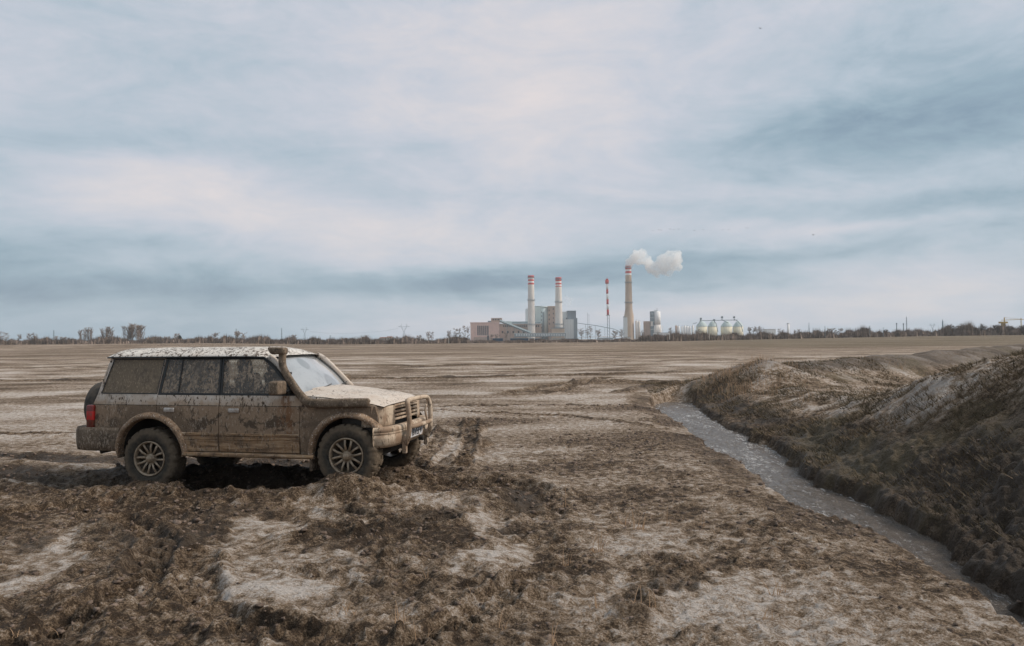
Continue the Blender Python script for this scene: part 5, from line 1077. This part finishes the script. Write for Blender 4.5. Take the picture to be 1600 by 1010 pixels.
for a in [
 ('bare tree at the far left edge of the skyline', 4, 515, 10, 520, 'bare', 3), ('small round bare tree right of the far left tree', 30, 523, 4, 520), ('low wide bare tree left of the lattice pylon', 50, 519, 9, 520, 'bare', 2),
 ('bare tree immediately right of the far left lattice pylon', 88, 524, 4, 520), ('low bare bush tree beside the tiny white cottage', 100, 528, 6, 520),
 ('leftmost upright clump of three bare poplar clumps', 137, 511.5, 12, 500, 'upright', 6), ('middle clump of three bare poplar clumps, slightly lower', 168, 511.5, 13, 500, 'upright', 6), ('tallest and widest of three bare poplar clumps', 209, 507, 19, 500, 'upright', 10),
 ('low round tree right of the tallest poplar clump', 253, 526, 10, 540, 'bare', 2), ('pale bare tree behind the small dark cypress', 275, 519, 5, 540), ('low olive tree right of the dark cypress', 300, 529, 8, 540, 'bare', 2),
 ('round bare tree on the skyline above the red-brown cottage', 337, 520, 6, 540), ('tangled bare tree at the thin lattice pylon above the car roof', 374, 518, 10, 540, 'bare', 3), ('bare tree left of the thin pylon above the snorkel', 405, 529, 7, 520, 'bare', 2),
 ('small dense bare tree left of the delta pylon above the windscreen', 459, 524, 5, 520), ('bare tree right of the delta pylon above the windscreen', 492, 529, 7, 520, 'bare', 2),
 ('rounded bare tree left of the cream houses', 573, 524, 8, 470, 'bare', 2), ('low bare tree between the pale posts', 545, 528, 7, 470, 'bare', 2), ('darker small tree between the large pylon and the houses', 622, 525, 4, 470),
 ('dark bushy tree right of the large delta pylon', 654, 522, 5, 470), ('pale fine-twigged tree between the large pylon and pink hall', 674, 516, 8, 480, 'bare', 2), ('bare tree beside the tall trees left of the pink hall', 697, 514, 7, 480, 'bare', 2),
 ('tall bare tree second to the left of the pink hall', 714, 508, 8, 480, 'bare', 2), ('tall bare tree touching the left wall of the pink hall', 728, 506, 8, 480, 'bare', 2), ('low bare tree in front of the right end of the pink hall', 772, 521, 7, 900, 'bare', 2), ('spindly bare tree before the left end of the conveyor bridge', 792, 519, 5, 900, 'bare', 2),
 ('bare tree left of the thin pair of masts', 909, 512, 6, 900), ('bare tree at the foot of the thin pair of masts', 921, 508, 7, 900, 'bare', 2), ('low bare tree between masts and striped mast', 935, 515, 5, 900),
 ('bare tree just right of the striped mast', 960, 516, 6, 900), ('bushy bare tree left of the smoking chimney foot', 971, 512, 5, 900), ('bare tree right of the smoking chimney foot', 1003, 515, 5, 900), ('bare tree in front of the low silo row', 1047, 512, 6, 900, 'bare', 2),
 ('fine bare tree in front of the first grain silo', 1090, 516, 5, 900), ('bare tree right of the domed grain silos', 1172, 510, 6, 900, 'bare', 2), ('wide bare tree left of the pale flat warehouse', 1184, 508, 8, 900, 'bare', 3), ('bare tree between the pale warehouse and white tower', 1218, 511, 6, 900, 'bare', 2),
 ('low bare tree right of the white tower', 1247, 513, 6, 900, 'bare', 2), ('rounded bare tree beside the first dark pole', 1296, 512, 8, 700, 'bare', 2), ('rounded bare tree second from the first dark pole', 1312, 513, 7, 700, 'bare', 2)]:
    lab, px_, tp, hw_, Yd, *rest = a; tree(lab, px_, tp, hw_, Yd, rest[0] if rest else 'bare', rest[1] if len(rest) > 1 else 1)
tree('small dark cypress standing above the rear window of the car', 281, 525, 3.2, 540, 'cypress', name='cypress')
for lab, px_, tp, hw_, st_ in [('round dark tree beside the second dark pole', 1357, 510, 6, 2), ('dark bush left of the two slim chimneys', 1385, 515, 6, 2), ('dark tree at the left end of the dark tree belt', 1484, 508, 9, 3), ('tallest rounded tree of the dark tree belt', 1499, 505, 9, 3), ('dark rounded tree third in the dark tree belt', 1517, 508, 9, 3), ('dark spreading tree in the middle of the dark tree belt', 1536, 506, 10, 3), ('dark tree left of the yellow crane', 1555, 508, 9, 3), ('dark tree below the yellow crane jib', 1580, 509, 9, 3), ('dark tree at the far right edge of the skyline', 1600, 508, 9, 3)]:
    tree(lab, px_, tp, hw_, 430, 'bare', st_, mat=T_dark, name='dark_tree')
# scrub belt: nobody could count it
SCN = .5 + 1.3 * fbm(np.arange(1900.), np.zeros(1900) + .5, 38, 5, 401, None, .65)
g = MB(); rnd = random.Random(21)
for k in range(30000):
    px_ = rnd.uniform(-150, 1750); Yd = rnd.uniform(425, 520); den_ = 1
    xx = xat(px_, Yd); zz_ = gz(xx, Yd); nn = SCN[min(1899, max(0, int(px_ + 150)))]
    hgt = (1.1 + 3.0 * max(0, nn)) * rnd.uniform(.25, 1.2)
    if 1000 < px_ < 1460: hgt *= 1.2
    if px_ > 1460: hgt *= 1.5
    if 732 < px_ < 1000: hgt *= .45
    w_ = rnd.uniform(.3, .9); a = rnd.uniform(0, 3.14); c, s_ = math.cos(a) * w_, math.sin(a) * w_; lx = rnd.uniform(-.5, .5)
    n = len(g.v); g.v += [(xx - c, Yd - s_, zz_ - .1), (xx + c, Yd + s_, zz_ - .1), (xx + c * .7 + lx, Yd + s_, zz_ + hgt * rnd.uniform(.6, 1)), (xx - c * .3 + lx, Yd, zz_ + hgt)]; g.f.append((n, n + 1, n + 2, n + 3)); g.sm.append(False)
    for q in range(3):
        ax_ = rnd.uniform(-1.2, 1.2); n = len(g.v); g.v += [(xx + ax_ - .10, Yd, zz_ + hgt * .3), (xx + ax_ + .10, Yd, zz_ + hgt * .3), (xx + ax_ * 1.3, Yd + rnd.uniform(-.5, .5), zz_ + hgt * rnd.uniform(1.0, 1.5))]; g.f.append((n, n + 1, n + 2)); g.sm.append(False)
tagged(g.build('scrub_belt', T_scrub, recalc=False), 'brown winter scrub and hedge growing along the far edge of the field', 'scrub', kind='stuff')
# smoke
def puffs(name, label, L_, Y_, mat, vox):
    bm = bmesh.new(); rnd = random.Random(4)
    for px_, py_, r_ in L_:
        s_ = Y_ / FP; c = Vector((xat(px_, Y_), Y_ + rnd.uniform(-6, 6), zat(px_, py_, Y_)))
        bmesh.ops.create_icosphere(bm, subdivisions=3, radius=r_ * s_, matrix=Matrix.Translation(c) @ Matrix.Diagonal((1, 1, .92, 1)))
    me_ = bpy.data.meshes.new(name); bm.to_mesh(me_); bm.free(); o = link(name, me_, None)
    md = o.modifiers.new('r', 'REMESH'); md.mode = 'VOXEL'; md.voxel_size = vox
    tx = bpy.data.textures.new(name, 'CLOUDS'); tx.noise_scale = 7; tx.noise_depth = 4; d = o.modifiers.new('d', 'DISPLACE'); d.texture = tx; d.strength = 9; d.mid_level = .5; d.texture_coords = 'GLOBAL'
    me_.materials.append(mat); o['label'] = label; o['category'] = 'smoke'; return o
def smoke_mat(name, dens, lo, hi):
    m = bpy.data.materials.new(name); m.use_nodes = True; t = NT(m.node_tree); t.n.clear(); P = t.coord('Object')
    v = t.n.new('ShaderNodeVolumePrincipled'); v.inputs['Color'].default_value = (1, .995, .99, 1); v.inputs['Anisotropy'].default_value = 0
    dd = t.n.new('ShaderNodeVectorMath'); dd.operation = 'DISTANCE'; t.l.new(P, dd.inputs[0]); dd.inputs[1].default_value = (xat(983, YP), YP, zat(983, 413, YP)); nb2 = t.m('MULTIPLY', t.sm(dd.outputs['Value'], 26, 6), .26)
    t.l.new(t.m('MULTIPLY', t.sm(t.m('ADD', t.noise(P, .075, 7, .66), nb2), lo, hi), dens), v.inputs['Density']); o = t.n.new('ShaderNodeOutputMaterial'); t.l.new(v.outputs[0], o.inputs['Volume']); return m
so = puffs('smoke_plume', 'white billowing smoke drifting right from the brown chimney', [(982.8, 417, 4.6), (983.2, 413.5, 6.2), (985.5, 409, 7.5), (990, 404, 7), (995, 399, 9), (1004, 397, 9), (1001, 406, 9), (1011, 408, 9), (1018, 413, 8), (1016, 420, 8), (1027, 424, 8), (1030, 414, 9), (1036, 406, 9), (1044, 401, 10), (1054, 400, 10), (1062, 397, 7), (1060, 407, 9), (1052, 415, 11), (1041, 420, 11), (1028, 430, 6), (1062, 418, 7), (1046, 428, 7)], YP, smoke_mat('smoke', .17, .36, .62), 2.4)
puffs('steam_wisp', 'faint white wisp of steam right of the second banded chimney', [(881, 472, 4), (886, 466, 5), (892, 469, 5), (888, 475, 4)], YP + 60, smoke_mat('steam', .025, .35, .6), 2.4)
# birds
bl_ = [(1022, 360.5), (1031, 359), (1035, 359.5), (1049, 358), (1055, 358.5), (1062, 358), (1087, 360), (1101, 359), (1131, 359), (1141, 359), (1168, 356), (1171, 356.5), (1195, 41), (1273, 367)]
ORD = 'first second third fourth fifth sixth seventh eighth ninth tenth eleventh twelfth'.split()
M_bird = plain('bird_feathers', (.05, .05, .055), .9)
for k, (x_, y_) in enumerate(bl_):
    Yb = 420 if k < 12 else 200; s_ = 1.0 if k < 12 else .7; g = MB(); q = .14 * s_
    g.lathe([(0, -.35 * s_), (q * .6, -.18 * s_), (q, 0), (q * .6, .2 * s_), (0, .34 * s_)], 8, 'y')
    for a in (-1, 1): g.add([(0, -.15 * s_, .02), (a * .45 * s_, -.10 * s_, .22 * s_), (a * .85 * s_, .05 * s_, .10 * s_), (a * .45 * s_, .12 * s_, .20 * s_), (0, .15 * s_, .02)], [(0, 1, 2, 3, 4)] if a > 0 else [(4, 3, 2, 1, 0)])
    o = g.build('bird', M_bird); o.location = (xat(x_, Yb), Yb, zat(x_, y_, Yb)); o.rotation_euler = (0, 0, random.uniform(-.6, .6))
    if k < 12: tagged(o, 'tiny dark bird flying in the strung-out flock above the smoke, ' + ORD[k] + ' from its left end', 'bird', 'birds in the distant flock')
    else: tagged(o, ('lone dark bird high in the upper right sky', 'lone dark bird in the right sky below the dark cloud')[k - 12], 'bird')
# ------------------------------------------------------------------ dry plants
M_straw, t, b = newmat('dry_straw'); P = t.coord('Object'); t.l.new(t.mix(t.noise(P, 6, 4, .6), (.52, .33, .19), (.36, .24, .15)), b.inputs['Base Color']); b.inputs['Roughness'].default_value = .8
def blade(g, p, h, lean, w_, rnd):
    a = rnd.uniform(0, 6.28); d = Vector((math.cos(a), math.sin(a), 0)); n = 4; pts = [Vector(p) + d * lean * h * (k / n) ** 2 + Vector((0, 0, h * k / n * (1 - .2 * lean))) for k in range(n + 1)]
    g.tube(pts, [w_ * (1 - .7 * k / n) for k in range(n + 1)], 4, False)
    return pts
def gpos(px, py):
    r_ = None; Yg = CAMH * FP / max(py - hor(px), 3)
    for _ in range(12): Yg = (CAMH - gz(xat(px, Yg), Yg)) * FP / max(py - hor(px), 3)
    return xat(px, Yg), Yg
stalks = [(878, 790, 62, 1, 'tall single dry stalk standing in the dark churned patch'), (1040, 820, 46, 1, 'single dry stalk right of the bushy tuft'), (925, 862, 40, 4, 'dry grass tuft with splayed stems in mid foreground'), (878, 878, 34, 3, 'leaning dry stems left of the splayed tuft'),
 (995, 826, 38, 6, 'bushy orange tuft of dry grass at the centre of the near field'), (968, 818, 26, 3, 'small dry tuft left of the bushy orange tuft'), (990, 945, 50, 2, 'dry stalk with a curled base near the bottom centre'), (1012, 950, 46, 2, 'paler dry stalk just right of the one with a curled base'), (924, 945, 30, 2, 'short pale dry sprig near the bottom centre'),
 (1203, 925, 34, 4, 'orange forked dry tuft in the near right field'), (1218, 920, 20, 2, 'small dry sprig right of the forked tuft'), (1196, 965, 24, 3, 'low dry tuft below the forked tuft'), (624, 1000, 36, 3, 'dry tuft at the bottom left of centre'), (655, 1000, 40, 3, 'dry tuft right of the bottom left-of-centre tuft'),
 (785, 985, 40, 2, 'dry sprig in the torn mud near the bottom centre'), (858, 1004, 48, 2, 'leaning dry stalk at the bottom edge'), (30, 985, 15, 3, 'low dry tuft in the bottom left corner'), (672, 905, 26, 2, 'curved dry stem in the middle of the churned mud'), (1093, 820, 22, 2, 'short dry sprig in the tan soil right of centre'), (545, 955, 20, 2, 'small curved straw lying below the light crust')]
for x_, y_, h_, n_, lab in stalks:
    gx, gy = gpos(x_, y_); g = MB(); rnd = random.Random(int(x_)); hm_ = h_ * gy / FP
    for k in range(n_): blade(g, (rnd.uniform(-.03, .03) * n_ ** .5, rnd.uniform(-.03, .03), 0), hm_ * rnd.uniform(.7, 1), rnd.uniform(.02, .12 if n_ < 2 else .5), .0035, rnd)
    for k in range(n_ * 3 if n_ > 1 else 2): blade(g, (rnd.uniform(-.04, .04), rnd.uniform(-.03, .03), 0), hm_ * rnd.uniform(.12, .35), rnd.uniform(.3, .9), .0025, rnd)
    o = g.build('dry_grass_tuft', M_straw); o.location = (gx, gy, gz(gx, gy) - .01); tagged(o, lab, 'dry grass')
g = MB(); rnd = random.Random(77); cnt = 0
cl = [(rnd.uniform(6.6, 11.5), rnd.uniform(20, 31)) for _ in range(16)] + [(rnd.uniform(7.2, 8.8), rnd.uniform(26, 29)) for _ in range(12)] + [(rnd.uniform(10, 17), rnd.uniform(26, 33)) for _ in range(12)]
for cx, cy in cl:
    for k in range(20):
        x_ = cx + rnd.gauss(0, .35); y_ = cy + rnd.gauss(0, .35)
        blade(g, (x_, y_, gz(x_, y_) - .02), rnd.uniform(.10, .34), rnd.uniform(.05, .5), .005, rnd)
for k in range(700):
    x_ = rnd.uniform(-7, 4); y_ = rnd.uniform(5, 24); blade(g, (x_, y_, gz(x_, y_) - .01), rnd.uniform(.02, .09), rnd.uniform(.3, 1.2), .0018, rnd)
tagged(g.build('dry_grass', M_straw, recalc=False), 'thin dry grass growing on the soil heaps and scattered over the mud', 'grass', kind='stuff')
# short turf on the heaps
mt, t, b = newmat('heap_turf'); P = t.coord('Object'); t.l.new(t.ramp(t.m('ADD', t.m('MULTIPLY', t.noise(P, 1.2, 5, .65), .7), t.m('MULTIPLY', t.noise(P, 14, 3, .6), .3)), [(.35, (.050, .042, .022)), (.5, (.115, .085, .048)), (.65, (.26, .185, .115))]), b.inputs['Base Color']); b.inputs['Roughness'].default_value = .95
rn = np.random.default_rng(12); N_ = 60000
tx_ = rn.uniform(4.9, 15, N_ * 3); ty_ = rn.uniform(5.5, 34, N_ * 3); keep = (fbm(tx_, ty_, 1.3, 4, 501) + .25 * fbm(tx_, ty_, .3, 3, 503) > -.02) & (tx_ < 6.5 + .42 * ty_) & (rn.random(N_ * 3) < np.clip(14 / ty_, .2, 1)); tx_, ty_ = tx_[keep][:N_], ty_[keep][:N_]; N_ = len(tx_)
tz_ = np.array([gz(a, c) for a, c in zip(tx_, ty_)]); ok = tz_ > -.25; tx_, ty_, tz_ = tx_[ok], ty_[ok], tz_[ok]; N_ = len(tx_)
hb = rn.uniform(.02, .085, N_) * (1 + .02 * ty_); ang = rn.uniform(0, 6.28, N_); wb = rn.uniform(.002, .006, N_) * (1 + .05 * ty_); lx_ = -.7 * hb + rn.normal(0, .5, N_) * hb; ly_ = rn.normal(0, .6, N_) * hb
V3 = np.stack([np.stack([tx_ - np.cos(ang) * wb, ty_ - np.sin(ang) * wb, tz_ - .01], -1), np.stack([tx_ + np.cos(ang) * wb, ty_ + np.sin(ang) * wb, tz_ - .01], -1), np.stack([tx_ + lx_, ty_ + ly_, tz_ + hb * .8], -1)], 1).reshape(-1, 3)
me = bpy.data.meshes.new('heap_turf'); me.vertices.add(len(V3)); me.vertices.foreach_set('co', V3.astype(np.float32).ravel()); me.loops.add(N_ * 3); me.loops.foreach_set('vertex_index', np.arange(N_ * 3, dtype=np.int32)); me.polygons.add(N_); me.polygons.foreach_set('loop_start', (np.arange(N_) * 3).astype(np.int32)); me.update(calc_edges=True)
tagged(link('heap_turf', me, mt), 'short brown and olive turf matted over the soil heaps beside the stream', 'turf', kind='stuff')
# loose clods of mud
g = MB(); rnd = np.random.default_rng(5); bm = bmesh.new(); bmesh.ops.create_icosphere(bm, subdivisions=2, radius=1); iv = np.array([v.co[:] for v in bm.verts]); if_ = [[v.index for v in f.verts] for f in bm.faces]; bm.free()
clm = (mR < .38) & (np.hypot(X, Y) < 24) & (np.hypot(X, Y) > 4.2) & (np.abs(AAg.ravel()) < R(38)) & (Z > -.35)
ids = np.nonzero(clm)[0]; wts = (SP[ids] ** 2) * (1.05 - mR[ids]) ** 2 * np.where(X[ids] > 4.3, .04, 1); wts = wts / wts.sum(); pick = rnd.choice(ids, 11000, False, wts)
vv_, ff_, base_ = [], [], 0
NV = len(iv)
for k, q in enumerate(pick):
    s_ = .005 + .018 * rnd.random() ** 3 * (1.6 if k % 50 == 0 else 1); s_ *= 1 + .03 * Y[q]
    sc = s_ * rnd.uniform(.6, 1.3, 3) * np.array([1.2, 1.0, .75]); a = rnd.uniform(0, 6.28); d_ = 1 + .8 * pn(iv[:, 0] * 2.2 + k, iv[:, 1] * 2.2 + iv[:, 2] * 1.9 + k * .7, 5)
    p = iv * d_[:, None] * sc; c, sn_ = math.cos(a), math.sin(a); vv_.append(np.stack([p[:, 0] * c - p[:, 1] * sn_ + X[q] + rnd.uniform(-.01, .01), p[:, 0] * sn_ + p[:, 1] * c + Y[q], p[:, 2] + Z[q] - sc[2] * .05], -1))
    ff_.append(np.array(if_) + k * NV)
me = bpy.data.meshes.new('mud_clods'); VV = np.concatenate(vv_); FF = np.concatenate(ff_)
me.vertices.add(len(VV)); me.vertices.foreach_set('co', VV.astype(np.float32).ravel()); me.loops.add(len(FF) * 3); me.loops.foreach_set('vertex_index', FF.astype(np.int32).ravel())
me.polygons.add(len(FF)); me.polygons.foreach_set('loop_start', (np.arange(len(FF)) * 3).astype(np.int32)); me.update(calc_edges=True)
m, t, b = newmat('clod_mud'); P = t.coord('Object'); t.l.new(t.ramp(t.m('ADD', t.m('MULTIPLY', t.noise(P, 3, 4, .6), .6), t.m('MULTIPLY', t.noise(P, 45, 4, .7), .4)), [(.35, (.055, .038, .027)), (.5, (.13, .09, .066)), (.68, (.30, .23, .185))]), b.inputs['Base Color']); b.inputs['Roughness'].default_value = .9
t.l.new(t.bump(t.noise(P, 70, 5, .7), .7, .012), b.inputs['Normal'])
tagged(link('mud_clods', me, m), 'loose clods and crumbs of torn brown mud scattered over the ground', 'mud clods', kind='stuff')
# ------------------------------------------------------------------ haze
m = bpy.data.materials.new('haze_air'); m.use_nodes = True; t = NT(m.node_tree); t.n.clear(); v = t.n.new('ShaderNodeVolumePrincipled'); v.inputs['Color'].default_value = (.86, .93, 1, 1); v.inputs['Density'].default_value = .00014; v.inputs['Anisotropy'].default_value = .1
o = t.n.new('ShaderNodeOutputMaterial'); t.l.new(v.outputs[0], o.inputs['Volume'])
g = MB(); g.box(-3000, 3000, -3000, 3000, -3.0, 140); tagged(g.build('haze', m), 'pale thin haze over the plain', 'haze', kind='stuff')
